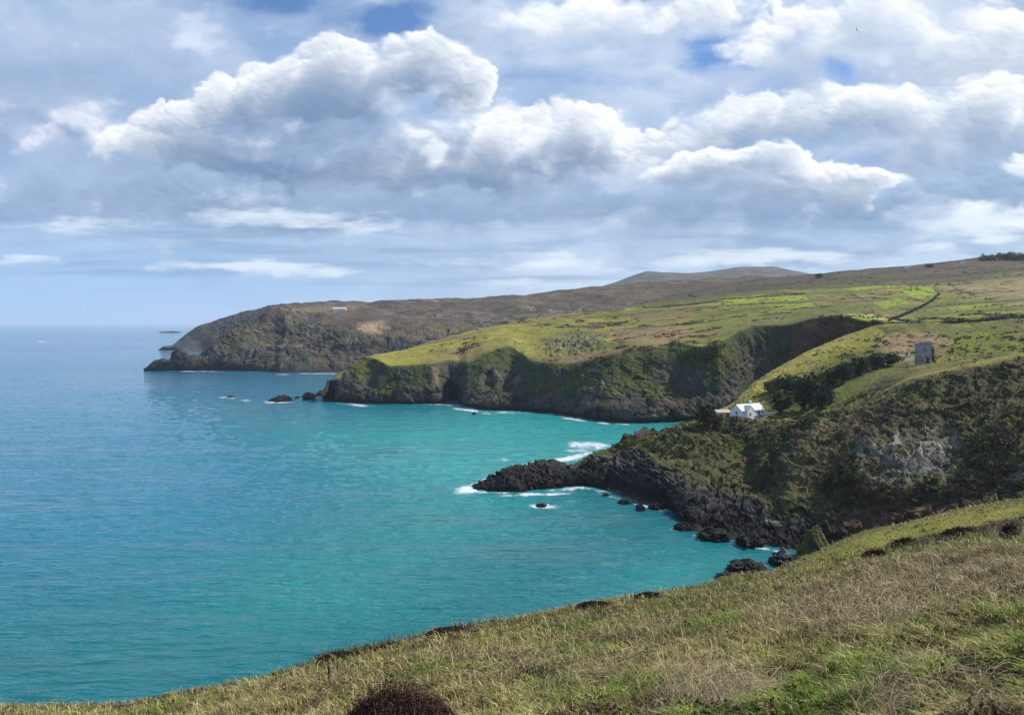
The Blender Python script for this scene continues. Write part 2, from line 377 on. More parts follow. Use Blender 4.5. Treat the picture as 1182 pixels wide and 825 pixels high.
# ================================================================== TERRAIN: green middle headland and hinterland
U = np.concatenate([np.linspace(372, 1190, 1100), np.linspace(1192, 1700, 160)])
WM = [(372, 458), (377, 458.6), (390, 462.5), (421, 466), (471, 466.3), (509, 465), (522, 463), (536, 468.5), (552, 472), (573, 474.7), (600, 475), (641, 479), (668, 482), (695, 486), (725, 489.5), (752, 489), (790, 486), (840, 478), (900, 470), (960, 466), (1000, 466), (1700, 466)]
topM = [(372, 456.5, 604), (376, 450, 606), (378.5, 439, 608), (384, 438, 610), (390, 436.5, 612), (400, 428, 622), (411, 418, 632), (424, 413, 640), (438, 416, 628), (451, 423, 612), (470, 422, 612), (495, 420.5, 612), (508, 418.5, 618), (519, 416.5, 626), (529, 418, 626), (541, 419, 610), (559, 408.5, 620), (574, 403, 632), (587, 400, 636), (600, 408, 612), (607, 413, 585), (627, 419.5, 560), (654, 420.5, 548), (688, 415, 540), (708, 409, 540), (742, 404.5, 535), (770, 403, 530), (781, 398, 530), (797, 400, 520), (810, 402.5, 505), (825, 399, 505), (838, 393, 520), (852, 385, 545), (871, 378, 560), (912, 376, 560), (930, 371, 560), (945, 368, 560), (969, 366, 560), (985, 369, 545), (1002, 373.5, 530), (1060, 374, 530), (1100, 372, 530), (1182, 366, 530), (1700, 350, 530)]
ta = np.array(topM)
band = [(a, b + .80 * (pchip(np.array(WM)[:, 0], np.array(WM)[:, 1], np.array([a]))[0] - b), 0) for a, b, d in topM]
wy = on_z(ta[:, 0], pchip(np.array(WM)[:, 0], np.array(WM)[:, 1], ta[:, 0]))[:, 1]
band = [(b0[0], b0[1], wy[i] + .22 * (ta[i, 2] - wy[i])) for i, b0 in enumerate(band)]
band2 = [(a, b + .38 * (pchip(np.array(WM)[:, 0], np.array(WM)[:, 1], np.array([a]))[0] - b), wy[i] + .62 * (d - wy[i])) for i, (a, b, d) in enumerate(topM)]
c = [curve('w', WM, U), curve('p', band, U), curve('p', band2, U), curve('p', topM, U),
     curve('p', [(372, 452, 625), (385, 436, 628), (400, 425, 645), (424, 411, 665), (458, 406.5, 690), (505, 395, 720), (539, 390, 720), (587, 385, 730), (607, 393, 700), (630, 396, 680), (654, 396, 680), (688, 393, 680), (742, 384, 680), (800, 378, 680), (871, 363, 700), (930, 356, 700), (985, 354, 700), (1060, 356, 700), (1120, 352, 700), (1182, 345, 700), (1700, 320, 700)], U),
     curve('p', [(372, 458, 650), (385, 444, 650), (400, 430, 665), (424, 413, 690), (438, 410.4, 700), (458, 406, 720), (505, 392.5, 770), (539, 384, 810), (587, 374, 850), (624, 366, 880), (661, 362, 900), (708, 358.6, 930), (742, 353.5, 940), (800, 347, 950), (871, 341, 960), (930, 337, 960), (985, 336, 960), (1060, 334, 960), (1120, 329, 960), (1182, 322, 960), (1700, 290, 960)], U),
     curve('p', [(372, 600, 720), (385, 520, 720), (424, 450, 800), (458, 425, 850), (505, 402, 900), (539, 392, 950), (587, 380, 1000), (624, 371, 1080), (661, 366, 1150), (708, 360, 1300), (742, 350, 1400), (800, 336, 1450), (871, 324, 1450), (930, 318.5, 1450), (943, 317.8, 1450), (977, 313.5, 1450), (1020, 310.3, 1450), (1054, 307.4, 1450), (1105, 302.3, 1450), (1139, 298.3, 1450), (1182, 296.6, 1450), (1300, 288, 1450), (1700, 265, 1450)], U),
     curve('h', [(372, 800, -10), (458, 1000, 0), (587, 1300, 30), (742, 1700, 70), (1700, 1900, 120)], U)]
P, par = loft(c, [40, 70, 70, 90, 80, 80, 10]); t = Terrain(P)
px0, py0 = t.px, t.py
cl = sstep(0, .25, par)[:, None] * sstep(3.25, 2.75, par)[:, None] * np.ones(P.shape[:2])
CAVE = np.maximum(poly_mask(px0, py0, [(505, 470), (507, 448), (516, 438), (530, 442), (538, 455), (536, 470)], 3), .6 * poly_mask(px0, py0, [(556, 452), (558, 432), (566, 428), (573, 440), (570, 452)], 3)) * sstep(3, 2.6, PRM := par[:, None] * np.ones(P.shape[:2]))
P = P + np.stack([0 * CAVE, 20 * CAVE, 0 * CAVE], -1); t.n = normals(P)
P, cel, g = rock_relief(P, t.n, (9 + 6.5 * sstep(1.6, .7, par)[:, None]) * cl * (.4 + .6 * sstep(372, 400, px0)) * sstep(3.4, 1.6, par)[:, None] ** .35, 62, 71, .32, .8, .35)
# the rocky tor in the turf and moorland unevenness
tor = np.maximum(poly_mask(px0, py0, [(615, 400), (640, 385), (670, 382), (702, 388), (700, 402), (668, 412), (630, 412)], 7), 0) * sstep(2.9, 3.3, par)[:, None]
P, cel3, g3 = rock_relief(P, t.n, 8 * tor, 44, 75, 1.0, 1.0, 1.0)
inl = sstep(2.9, 3.6, par)[:, None]
P = P + t.n * (inl * (fbm(P, 70, 5, 61) * 3.2 + fbm(P, 16, 4, 62) * 1.1) * sstep(7, 6, par)[:, None])[..., None]
T_MID = Terrain(P); nzv = T_MID.n[..., 2]; pxx, pyy = T_MID.px, T_MID.py
n1 = fbm(P, 85, 5, 81); n2 = fbm(P, 22, 5, 82); n3 = fbm(P * np.array((.5, 1, 1)), 48, 5, 83); n4 = fbm(P, 9, 4, 84)
land = mix(GRASS, YGRASS * .9, sstep(-.25, .35, n1))
land = mix(land, BRACKEN, sstep(.02, .34, n3) * .8)
land = mix(land, mix(HEATH * 1.2, MOORB * .8, sstep(-.2, .3, n4)), sstep(.06, .30, .8 * n2 + .5 * n1) * .88)
land = mix(land, YGRASS * 1.05, sstep(700, 560, pxx) * .85 * sstep(-.4, .05, n3 * -1))
upper = sstep(5.0, 5.8, par)[:, None]
moor = mix(mix(HEATH * 1.25, MOORB, sstep(-.2, .35, n3)), GRASS * .7, sstep(.1, .4, n1) * .55)
land = mix(land, moor, upper * .85)
land = mix(land, moor * .72, poly_mask(pxx, pyy, [(640, 340), (1182, 292), (1250, 300), (1110, 326), (960, 330), (830, 342), (700, 358)], 4) * .85)
land = mix(land, TAN * .85, poly_mask(pxx + 10 * n2, pyy + 4 * n2, [(1085, 331), (1182, 320), (1320, 310), (1320, 345), (1182, 350), (1120, 343)], 6) * sstep(.5, -.2, n2) * .9)
land = mix(land, BRACKEN * 1.25, poly_mask(pxx + 10 * n2, pyy + 4 * n2, [(705, 378), (785, 372), (800, 385), (760, 398), (705, 395)], 6) * .75)
land = mix(land, BRACKEN * 1.1, poly_mask(pxx + 10 * n2, pyy + 4 * n2, [(715, 360), (800, 352), (800, 366), (730, 370)], 5) * .6)
for poly, k in [([(1037, 333.5), (1052, 330), (1075, 331), (1081, 339), (1064, 345), (1048, 341)], 1.15), ([(833, 346), (880, 344), (930, 340.5), (936, 345.5), (880, 349), (841, 351)], .95), ([(972, 334), (1010, 329), (1034, 329), (1030, 332.5), (990, 335.5)], .9), ([(972, 362), (1012, 363), (1022, 367), (1003, 371.5), (984, 368.5)], 1.0), ([(720, 356), (760, 352), (765, 354), (724, 358.5)], .8), ([(1005, 348), (1040, 345), (1050, 350), (1020, 356)], .7), ([(885, 352), (935, 349), (945, 353), (895, 357)], .5), ([(800, 372), (850, 366), (858, 371), (815, 378)], .35), ([(1090, 352), (1140, 350), (1150, 356), (1100, 359)], .45)]:
    land = mix(land, FIELD * (.9 + .2 * n4[..., None]), poly_mask(pxx, pyy, poly, 1.1) * min(k, 1))
for line, w in [([(742, 354), (790, 351.5), (830, 345)], 1.2), ([(1030, 367), (1055, 357), (1075, 347), (1083, 338), (1078, 331)], 1.0), ([(936, 346), (985, 349), (1030, 345)], 1.2)]:
    land = mix(land, GORSE * 1.3, .7 * sstep(w * 1.6, w * .5, line_dist(pxx, pyy, line) + .8 * n4) * .9)
for line, w in [([(700, 366), (760, 359.5), (830, 353), (935, 348)], .7), ([(880, 333.5), (985, 330.5), (1080, 326), (1182, 318)], .7), ([(745, 341), (860, 335), (960, 328), (1060, 322), (1182, 311)], .8), ([(985, 366), (945, 354), (930, 341)], .6), ([(1010, 363), (1000, 348), (975, 335)], .6), ([(1100, 352), (1110, 338), (1095, 327)], .6), ([(860, 364), (800, 374), (720, 380)], .6), ([(1040, 357), (1110, 351), (1190, 345)], .8)]:
    land = mix(land, GORSE * 1.1, .8 * sstep(w * 1.7, w * .5, line_dist(pxx, pyy, line) + .9 * n4 + .5 * n2))
land = mix(land, TAN * 1.3, sstep(1.3, .5, line_dist(pxx, pyy, [(985, 366), (1005, 364.5), (1018, 368), (1030, 370), (1040, 372)])) * .85)
rkc = mix(ROCK, GREYROCK * .8, sstep(.15, .6, n2 + .5 * (cel - .5)))
veg = mix(GORSE * 1.1, GRASS * .68, sstep(-.3, .3, n1))
wet = sstep(13, 8, P[..., 2] + 7 * n2 - 5 * fbm(P, 60, 3, 88))
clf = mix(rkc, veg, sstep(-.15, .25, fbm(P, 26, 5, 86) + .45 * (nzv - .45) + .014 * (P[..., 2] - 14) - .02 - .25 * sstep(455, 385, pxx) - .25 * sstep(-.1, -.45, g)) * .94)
clf = mix(clf, TAN * .75, poly_mask(pxx, pyy + 3 * n2, [(436, 432), (446, 432), (447, 446), (438, 448)], 3) * .8)
clf = mix(clf, TAN * .7, poly_mask(pxx, pyy + 3 * n2, [(499, 424), (507, 422), (508, 446), (501, 447)], 3) * .7)
for poly in [[(672, 428), (698, 422), (700, 445), (676, 446)], [(594, 434), (601, 434), (601, 444), (594, 444)]]:
    clf = mix(clf, LROCK * .55, poly_mask(pxx + 6 * n2, pyy, poly, 4) * sstep(.5, .75, cel + .4 * n4) * .9)
scar = poly_mask(pxx + 5 * n2, pyy + 2 * n4, [(914, 382), (925, 373), (945, 370), (969, 369), (1003, 374), (985, 388), (940, 405), (912, 412)], 4)
clf = mix(clf, mix(EARTH * 1.1, EARTH * 1.9, sstep(-.3, .4, n2)), scar * .95)
clf = mix(clf, mix(mix(DROCK * 1.3, np.array((.085, .066, .052)), sstep(.3, .75, cel)), BLACK, sstep(4, 1, P[..., 2] + 2 * n2)), wet)
isc = np.clip(sstep(3.12, 2.88, par)[:, None] + sstep(.62, .5, nzv), 0, 1)
land = mix(land, mix(GREYROCK * .9, ROCK * 1.2, sstep(.3, .7, cel3)), tor * sstep(.93, .75, nzv) * .9)
cc = mix(land, clf, isc)
cc = mix(cc, GORSE * .9, sstep(2, .6, np.abs(par[:, None] - 3.0) * 14 + n2 * 2) * sstep(560, 640, pxx) * .5)
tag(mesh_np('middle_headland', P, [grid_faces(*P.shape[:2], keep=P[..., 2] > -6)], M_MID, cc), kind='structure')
MID_PAR = par
print('mid', time.time() - T0)

# ================================================================== TERRAIN: near point, cove cliff and valley
U = np.concatenate([np.linspace(636, 1190, 1000), np.linspace(1192, 1900, 160)])
WN = [(636, 560), (650, 562), (673, 562), (690, 564), (708, 568), (722, 575), (735, 581), (751, 585), (772, 589), (781, 597), (788, 606), (800, 616), (825, 622), (858, 629), (911, 637), (950, 644), (1000, 650), (1182, 660), (1900, 700)]
BN = [(636, 550, 297), (660, 546, 300), (690, 531, 303), (715, 526, 305), (733, 520, 303), (754, 535, 285), (776, 554, 268), (804, 567, 258), (833, 566, 257), (854, 574, 250), (875, 588, 238), (904, 602, 226), (936, 606, 222), (1000, 606, 212), (1060, 600, 205), (1182, 585, 190), (1900, 560, 150)]
KN = [(636, 547, 300), (660, 541, 303), (690, 527, 306), (715, 517, 309), (733, 511, 309), (754, 513, 303), (776, 517, 296), (804, 520, 291), (833, 521, 288), (860, 525, 284), (880, 545, 262), (895, 552, 252), (910, 535, 248), (930, 530, 246), (960, 540, 238), (1000, 560, 222), (1040, 565, 215), (1090, 562, 210), (1182, 540, 200), (1900, 500, 160)]
LN = [(636, 545, 302), (660, 538, 305), (690, 525.5, 308), (715, 514, 311), (726, 506, 313), (745, 509, 310), (776, 503, 307), (804, 501, 304), (833, 501, 302), (860, 500, 300), (885, 508, 288), (905, 512, 275), (925, 501, 272), (945, 490, 272), (978, 487, 266), (1010, 503, 245), (1040, 503, 240), (1090, 497, 236), (1130, 478, 236), (1182, 462, 235), (1900, 430, 190)]
CN = [(636, 544.5, 303), (660, 537, 306), (690, 525, 309), (715, 512.5, 312.5), (724, 506, 315), (735, 505, 316), (750, 504, 316), (772, 496, 317), (800, 491, 318), (845, 487, 318), (880, 486, 316), (905, 486, 312), (925, 489, 302), (950, 482, 296), (978, 472.5, 290), (1018, 455, 284), (1051, 440, 282), (1091, 431, 282), (1140, 421, 282), (1182, 412, 282), (1900, 370, 260)]
VN = [(636, 546, 308), (660, 539, 311), (690, 526, 314), (724, 507.5, 320), (750, 505, 322), (790, 489.5, 326), (830, 484.5, 330), (863, 482.5, 332), (890, 478, 336), (920, 466, 342), (953, 450, 350), (985, 436, 358), (1020, 425, 364), (1068, 418.5, 368), (1120, 412, 370), (1182, 402, 370), (1900, 340, 370)]
VN2 = [(636, 548, 314), (660, 541, 317), (690, 528, 320), (724, 509, 326), (750, 506, 330), (790, 489, 340), (820, 480, 352), (841, 473, 362), (870, 462, 372), (904, 447, 382), (940, 432, 392), (985, 412, 400), (1020, 403, 405), (1068, 399, 408), (1120, 396, 410), (1182, 386, 410), (1900, 320, 410)]
RN = [(636, 550, 320), (660, 543, 323), (690, 530, 326), (724, 511, 332), (750, 508, 340), (790, 490.5, 356), (815, 481, 372), (828, 474, 382), (841, 467.5, 392), (857, 453, 404), (875, 437.5, 416), (904, 421, 428), (936, 402.5, 440), (960, 393, 446), (985, 384.5, 452), (1018, 374, 458), (1038, 373, 462), (1100, 374, 470), (1182, 368, 480), (1900, 300, 480)]
c = [curve('w', WN, U), curve('p', BN, U), curve('p', KN, U), curve('p', LN, U), curve('p', CN, U), curve('p', VN, U), curve('p', VN2, U), curve('p', RN, U),
     curve('h', [(636, 335, -6), (724, 350, -4), (790, 385, -5), (841, 425, -4), (904, 460, 0), (960, 480, 20), (1000, 500, 50), (1040, 530, 56), (1182, 560, 56), (1900, 560, 60)], U)]
P, par = loft(c, [70, 90, 80, 80, 60, 60, 70, 25]); t = Terrain(P)
px0, py0 = t.px, t.py
PR = par[:, None] * np.ones(P.shape[:2])
low = sstep(0, .25, PR) * sstep(1.5, .95, PR)                       # black sea rock
fac = poly_mask(px0, py0, [(988, 528), (1010, 513), (1050, 514), (1085, 502), (1108, 506), (1112, 540), (1098, 560), (1040, 562), (1004, 552)], 10) * sstep(4.0, 3.4, PR)
rest = sstep(1.1, 1.7, PR) * sstep(4.1, 3.5, PR)
tipn = sstep(640, 760, px0)
amt = 8.5 * low * (.55 + .45 * tipn) + 3.8 * fac + 5.0 * rest * (1 - fac) * tipn
P, cel, g = rock_relief(P, t.n, amt, 34, 101, .6, 1.0, 1.0)
und = sstep(1.3, 2.2, PR) * sstep(640, 740, px0) * sstep(8, 7.2, PR)
pad = np.exp(-(((P[..., 0] - at(866, 483, 330)[0]) / 11) ** 2 + ((P[..., 1] - 330) / 9) ** 2))
P = P + t.n * (und * (1 - pad) * (fbm(P * np.array((1, 1, .5)), 34, 5, 111, mode='ridge') * 2.4 * sstep(4.2, 3.4, PR) + fbm(P, 26, 5, 110) * 1.4 + fbm(P, 7, 4, 112) * .7 + fbm(P, 2.4, 3, 113, mode='billow') * .35))[..., None]
T_NEAR = Terrain(P); nzv = T_NEAR.n[..., 2]; pxx, pyy = T_NEAR.px, T_NEAR.py
n1 = fbm(P, 32, 5, 121); n2 = fbm(P, 9, 5, 122); n3 = fbm(P * np.array((.5, 1, 1)), 20, 5, 123); n4 = fbm(P, 3, 4, 124)
slope = mix(mix(np.array((.082, .085, .026)), np.array((.058, .060, .024)), sstep(-.2, .3, n1)), np.array((.078, .058, .036)), sstep(-.05, .3, n3) * .85)
slope = mix(slope, BRACKEN * .55, sstep(.1, .4, n2) * .5)
rkc = mix(DROCK, ROCK * 1.05, sstep(.55, .95, cel + .25 * n4)); rkc = mix(rkc, BLACK, sstep(6, 1.5, P[..., 2] + 2 * n2))
rkc = mix(rkc, np.array((.095, .088, .078)), sstep(.35, .75, nzv) * sstep(4, 9, P[..., 2]) * sstep(.0, .3, n2 + .3) * .7); rkc = mix(rkc, EARTH * .8, sstep(.1, .4, n1) * sstep(8, 14, P[..., 2]) * .5)  # upward faces painted paler, as top light along with grey lichen
cc = mix(slope, rkc, np.clip(sstep(0, .2, PR) * sstep(1.12, .92, PR + .35 * n2) + sstep(.40, .26, nzv) * sstep(3.9, 3.5, PR), 0, 1))
cc = mix(cc, mix(EARTH, EARTH * .55, sstep(-.2, .3, n2)), poly_mask(pxx + 8 * n2, pyy + 6 * n2, [(965, 560), (1000, 552), (1060, 572), (1100, 575), (1080, 600), (985, 612), (960, 600)], 10) * .8)
rib = fbm(P * np.array((1, 1, .22)), 2.6, 4, 137); lf = fac * sstep(.05, .40, .35 * cel + .9 * rib + .4 * n2 + .13)
cc = mix(cc, LROCK * .55, lf * sstep(.92, .65, nzv)); cc = mix(cc, LROCK * .95, lf * sstep(.6, .8, cel + .5 * n4) * .6)
cc = mix(cc, LROCK * .8, sstep(.36, .46, fbm(P, 5, 4, 133)) * poly_mask(pxx, pyy, [(880, 560), (925, 490), (1000, 460), (1182, 440), (1182, 560), (900, 600)], 15) * .5)
SPUR = poly_mask(pxx + 6 * n2, pyy + 4 * n2, [(884, 566), (905, 520), (945, 486), (985, 470), (1040, 444), (1050, 455), (1000, 488), (985, 515), (968, 548), (920, 580)], 8)
cc = mix(cc, mix(np.array((.095, .090, .034)), np.array((.105, .078, .045)), sstep(-.2, .3, n3)), SPUR * (.8 - .5 * sstep(.1, .35, n2)))  # olive and dead grass tones, also painting the light that models the spur
LAWN = poly_mask(pxx + 8 * n2, pyy + 6 * n2, [(770, 515), (800, 500), (860, 500), (885, 520), (880, 555), (850, 550), (800, 540)], 12)
cc = mix(cc, mix(np.array((.070, .080, .022)), np.array((.095, .076, .038)), sstep(-.2, .3, n3)), LAWN * (.75 - .5 * sstep(.05, .3, n2)))
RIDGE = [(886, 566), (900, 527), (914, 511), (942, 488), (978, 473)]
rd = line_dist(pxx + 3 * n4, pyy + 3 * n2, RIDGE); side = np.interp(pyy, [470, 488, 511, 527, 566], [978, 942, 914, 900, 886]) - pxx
cc = mix(cc, GORSE * .65, sstep(16, 6, rd) * sstep(0, 5, side) * .75 * (PR < 4))  # shade on the ridge's left flank, painted in a dark gorse tone
cc = mix(cc, ROCK * 1.2, sstep(5, 1, rd) * sstep(.0, .25, n4) * .8)
cc = mix(cc, mix(GREYROCK * .9, DROCK, sstep(-.1, .2, n4)), sstep(6, 2, line_dist(pxx, pyy + 3 * n2, [(853, 585), (880, 597), (906, 604)])) * .85)
val = sstep(3.75, 4.15, PR)
vcol = mix(mix(GRASS * .95, YGRASS * .8, sstep(-.2, .35, n1)), BRACKEN * .9, sstep(.05, .35, n3) * .8); vcol = mix(vcol, HEATH, sstep(.08, .3, n2 + .3 * n1) * .8)
vcol = mix(vcol, GRASS * 1.0, poly_mask(pxx + 4 * n4, pyy, [(950, 452), (985, 433), (1040, 423), (1050, 430), (1000, 448), (958, 470)], 4) * .85)
vcol = mix(vcol, HEATH * .8, poly_mask(pxx + 6 * n2, pyy, [(985, 458), (1020, 435), (1060, 432), (1050, 445), (1000, 470)], 6) * .8)
vcol = mix(vcol, YGRASS * .85, sstep(3, 1, np.abs(pyy - np.interp(pxx, [975, 1018, 1051, 1091, 1182], [470, 452, 436, 427, 408]))) * .7 * sstep(960, 1000, pxx))
vcol = mix(vcol, YGRASS * 1.15, sstep(6.0, 6.6, PR + .2 * n2) * sstep(1040, 960, pxx) * .85)
vcol = mix(vcol, HEATH * 1.3, sstep(5.8, 6.0, PR) * sstep(.18, .3, n2) * .7)
vcol = mix(vcol, mix(TAN * .75, BRACKEN, sstep(-.2, .2, n2)), poly_mask(pxx + 8 * n2, pyy + 4 * n4, [(1018, 392), (1045, 384), (1075, 384), (1098, 392), (1095, 408), (1020, 412)], 5) * .9)
vcol = mix(vcol, FIELD * .55, poly_mask(pxx + 8 * n2, pyy + 4 * n4, [(1090, 400), (1110, 388), (1182, 388), (1182, 405), (1110, 412)], 6) * .6)
vcol = mix(vcol, GREYROCK * 1.2, poly_mask(pxx + 5 * n4, pyy, [(1040, 409), (1056, 408), (1056, 416), (1042, 416)], 2.5) * .7)
vcol = mix(vcol, YGRASS * 1.2, poly_mask(pxx, pyy, [(868, 446), (880, 440), (893, 440), (886, 452), (871, 452)], 2.5) * .8)
vcol = mix(vcol, TAN * .95, .75 * sstep(1.5, .5, line_dist(pxx, pyy, [(834, 475), (857, 458), (873, 443), (893, 431), (930, 412), (985, 388)]) + .6 * n4))
vcol = mix(vcol, LUSH * .9, poly_mask(pxx, pyy + 2 * n4, [(795, 489), (835, 485), (842, 490), (800, 496)], 3) * .8)
vcol = mix(vcol, GORSE * .8, poly_mask(pxx + 5 * n4, pyy, [(880, 478), (905, 448), (960, 432), (1000, 418), (1025, 415), (1000, 432), (955, 446), (940, 470)], 5) * .85)
cc = mix(cc, vcol, val)
cc = mix(cc, YGRASS * .95, poly_mask(pxx, pyy + 2 * n4, [(722, 508), (740, 500), (758, 505), (752, 514), (735, 513)], 3) * .7)
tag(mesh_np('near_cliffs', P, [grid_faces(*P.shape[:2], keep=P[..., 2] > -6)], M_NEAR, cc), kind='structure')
NEAR_PAR = PR
print('near', time.time() - T0)

# ================================================================== TERRAIN: grassy hillside underfoot
U = np.concatenate([np.linspace(-700, -10, 160), np.linspace(-8, 1190, 1000), np.linspace(1194, 1900, 180)])
LIP = [(-700, 905, 26), (-300, 853, 26), (-60, 822, 27), (0, 818, 28), (60, 816.5, 28), (130, 815, 28), (165, 809, 27), (200, 801, 26), (280, 786, 26), (340, 770, 26), (380, 757, 27), (420, 749, 27), (470, 738, 28), (520, 727, 28), (570, 718, 29), (630, 708, 31), (700, 694, 34), (740, 688, 36), (800, 678, 40), (850, 668, 44), (900, 659, 50), (925, 648, 56), (960, 633, 62), (1000, 617, 66), (1050, 607, 68), (1100, 595, 70), (1150, 585, 72), (1182, 581, 72), (1400, 555, 74), (1900, 490, 80)]
G1 = [(-700, 945, 19), (-300, 886, 18), (0, 838, 17), (300, 838, 10), (591, 838, 7.5), (900, 838, 6), (1182, 838, 5), (1900, 838, 4.2)]
la = np.array(LIP); ga = np.array(G1)
lpy, lY = pchip(la[:, 0], la[:, 1], U), pchip(la[:, 0], la[:, 2], U); gpy, gY = pchip(ga[:, 0], ga[:, 1], U), pchip(ga[:, 0], ga[:, 2], U)
c = [curve('h', [(-700, 1.0, 58.2), (1900, 1.0, 58.3)], U), at(U, gpy, gY)]
for f in (.25, .5, .75, .9):
    c.append(at(U, gpy + (lpy - gpy) * f, 1 / (1 / gY + (1 / lY - 1 / gY) * f)))
c += [at(U, lpy, lY), at(U, lpy + 44, lY + 9), at_yz(U, np.minimum(63 * F / (lpy + 34 - H0), 400), np.full(U.shape, -4.0))]
P, par = loft(c, [20, 50, 50, 50, 30, 30, 20, 90]); t = Terrain(P)
PR = par[:, None] * np.ones(P.shape[:2])
fade = sstep(0, 1, PR) * (1 - .6 * sstep(5.2, 6, PR) * sstep(6.6, 6, PR))
P = P + t.n * (fade * (fbm(P, 6, 4, 141) * .22 + fbm(P, 1.3, 4, 142) * .09 + fbm(P, .4, 3, 143) * .03))[..., None]
cl = sstep(6.4, 7.3, PR)
P, cel, g = rock_relief(P, t.n, 2.2 * cl * sstep(8, 7.8, PR), 14, 145, .5)
T_TURF = Terrain(P); pxx, pyy = T_TURF.px, T_TURF.py
n1 = fbm(P, 3.5, 4, 151); n2 = fbm(P, 1.0, 4, 152); n3 = fbm(P, 9, 4, 153)
STRAW = np.array((.30, .25, .12))
cc = mix(mix(GRASS * .6, STRAW * .4, sstep(-.25, .25, n1)), np.array((.055, .042, .03)), sstep(.0, .3, n2) * .8)
cc = mix(cc, YGRASS * .9, poly_mask(pxx + 20 * n3, pyy + 8 * n3, [(925, 650), (1000, 618), (1100, 596), (1182, 582), (1400, 556), (1400, 590), (1182, 600), (1050, 622), (960, 650), (915, 668)], 8) * .8)
HSTRIP = [(1028, 633), (1060, 625), (1100, 618), (1140, 610), (1182, 600), (1300, 580)]
cc = mix(cc, HEATH * .8, sstep(9, 3, line_dist(pxx, pyy, HSTRIP) + 8 * n2) * .9)
cc = mix(cc, mix(DROCK, ROCK, sstep(.4, .8, cel)), sstep(6.3, 6.9, PR))
tag(mesh_np('hillside', P, [grid_faces(*P.shape[:2], keep=P[..., 2] > -6)], M_TURF, cc), kind='structure')
TURF_PAR = PR
print('turf', time.time() - T0)

# ================================================================== SEA
U = np.concatenate([np.linspace(-1400, -15, 90), np.linspace(-12, 1000, 1050), np.linspace(1010, 2600, 120)])
V_ = np.concatenate([[375.28, 375.6, 376, 376.5], np.linspace(377, 842, 560), [900, 1100, 1500]])
PXg, PYg = np.meshgrid(U, V_)
S = on_z(PXg, PYg, 0.0)
Sd = S[..., 1]
amp = sstep(1500, 350, Sd) * .9
wv = S.copy(); c_, s_ = math.cos(.12), math.sin(.12)
wx = wv[..., 0] * c_ + wv[..., 1] * s_; wy_ = -wv[..., 0] * s_ + wv[..., 1] * c_
Q = np.stack([wx / 10, wy_ / 3.4, np.zeros_like(wx)], -1)
Q2 = np.stack([wx / 26.0, wy_ / 11, np.zeros_like(wx) + 5], -1)
S[..., 2] += amp * (.52 * fbm(Q, 1, 4, 161) + .26 * perlin(Q2, 166))
def blob(cx, cy, rx, ry, rot=0.0):
    a = math.radians(rot); dx, dy = PXg - cx, PYg - cy
    return np.exp(-(((dx * math.cos(a) + dy * math.sin(a)) / rx) ** 2 + ((-dx * math.sin(a) + dy * math.cos(a)) / ry) ** 2))
DEEP = np.array((.007, .105, .205)); BLUE = np.array((.008, .150, .225)); TEAL = np.array((.003, .118, .128)); TURQ = np.array((.022, .275, .268))
sc_ = mix(DEEP, BLUE, sstep(390, 480, PYg))
streak = fbm(np.stack([PXg / 260 + PYg / 90, PYg / 16, 0 * PXg], -1), 1, 4, 171)
lg = fbm(np.stack([PXg / 300, PYg / 60, 0 * PXg], -1), 1, 4, 172)
tealw = np.clip(sstep(250, 620, PXg + .55 * (PYg - 560) + 90 * lg) + sstep(560, 780, PYg + .10 * PXg) * .95, 0, 1)
sc_ = mix(sc_, TEAL, tealw * .95)
turq = np.clip(1.1 * blob(640, 505, 175, 34, -6) + .75 * blob(610, 470, 130, 16, 4) + .5 * blob(560, 545, 110, 60, 0) + .25 * blob(470, 610, 170, 80, -15) + .35 * blob(790, 660, 120, 40, -15) + .22 * blob(330, 690, 150, 60, -15) + .45 * blob(410, 500, 130, 30, 0), 0, 1)
sc_ = mix(sc_, TURQ, np.clip(turq * (1 + .35 * lg), 0, 1))
sc_ = sc_ * (1 + .30 * streak + .16 * lg)[..., None]  # streak paints cloud-shadow and sky-reflection bands in among the wind lanes
sc_ = mix(sc_, DEEP * .7, np.clip(blob(830, 615, 60, 14, 18) * .5 + blob(470, 470, 60, 5) * .35, 0, 1))  # first blob paints the cove's shade on the water, second a dark reef
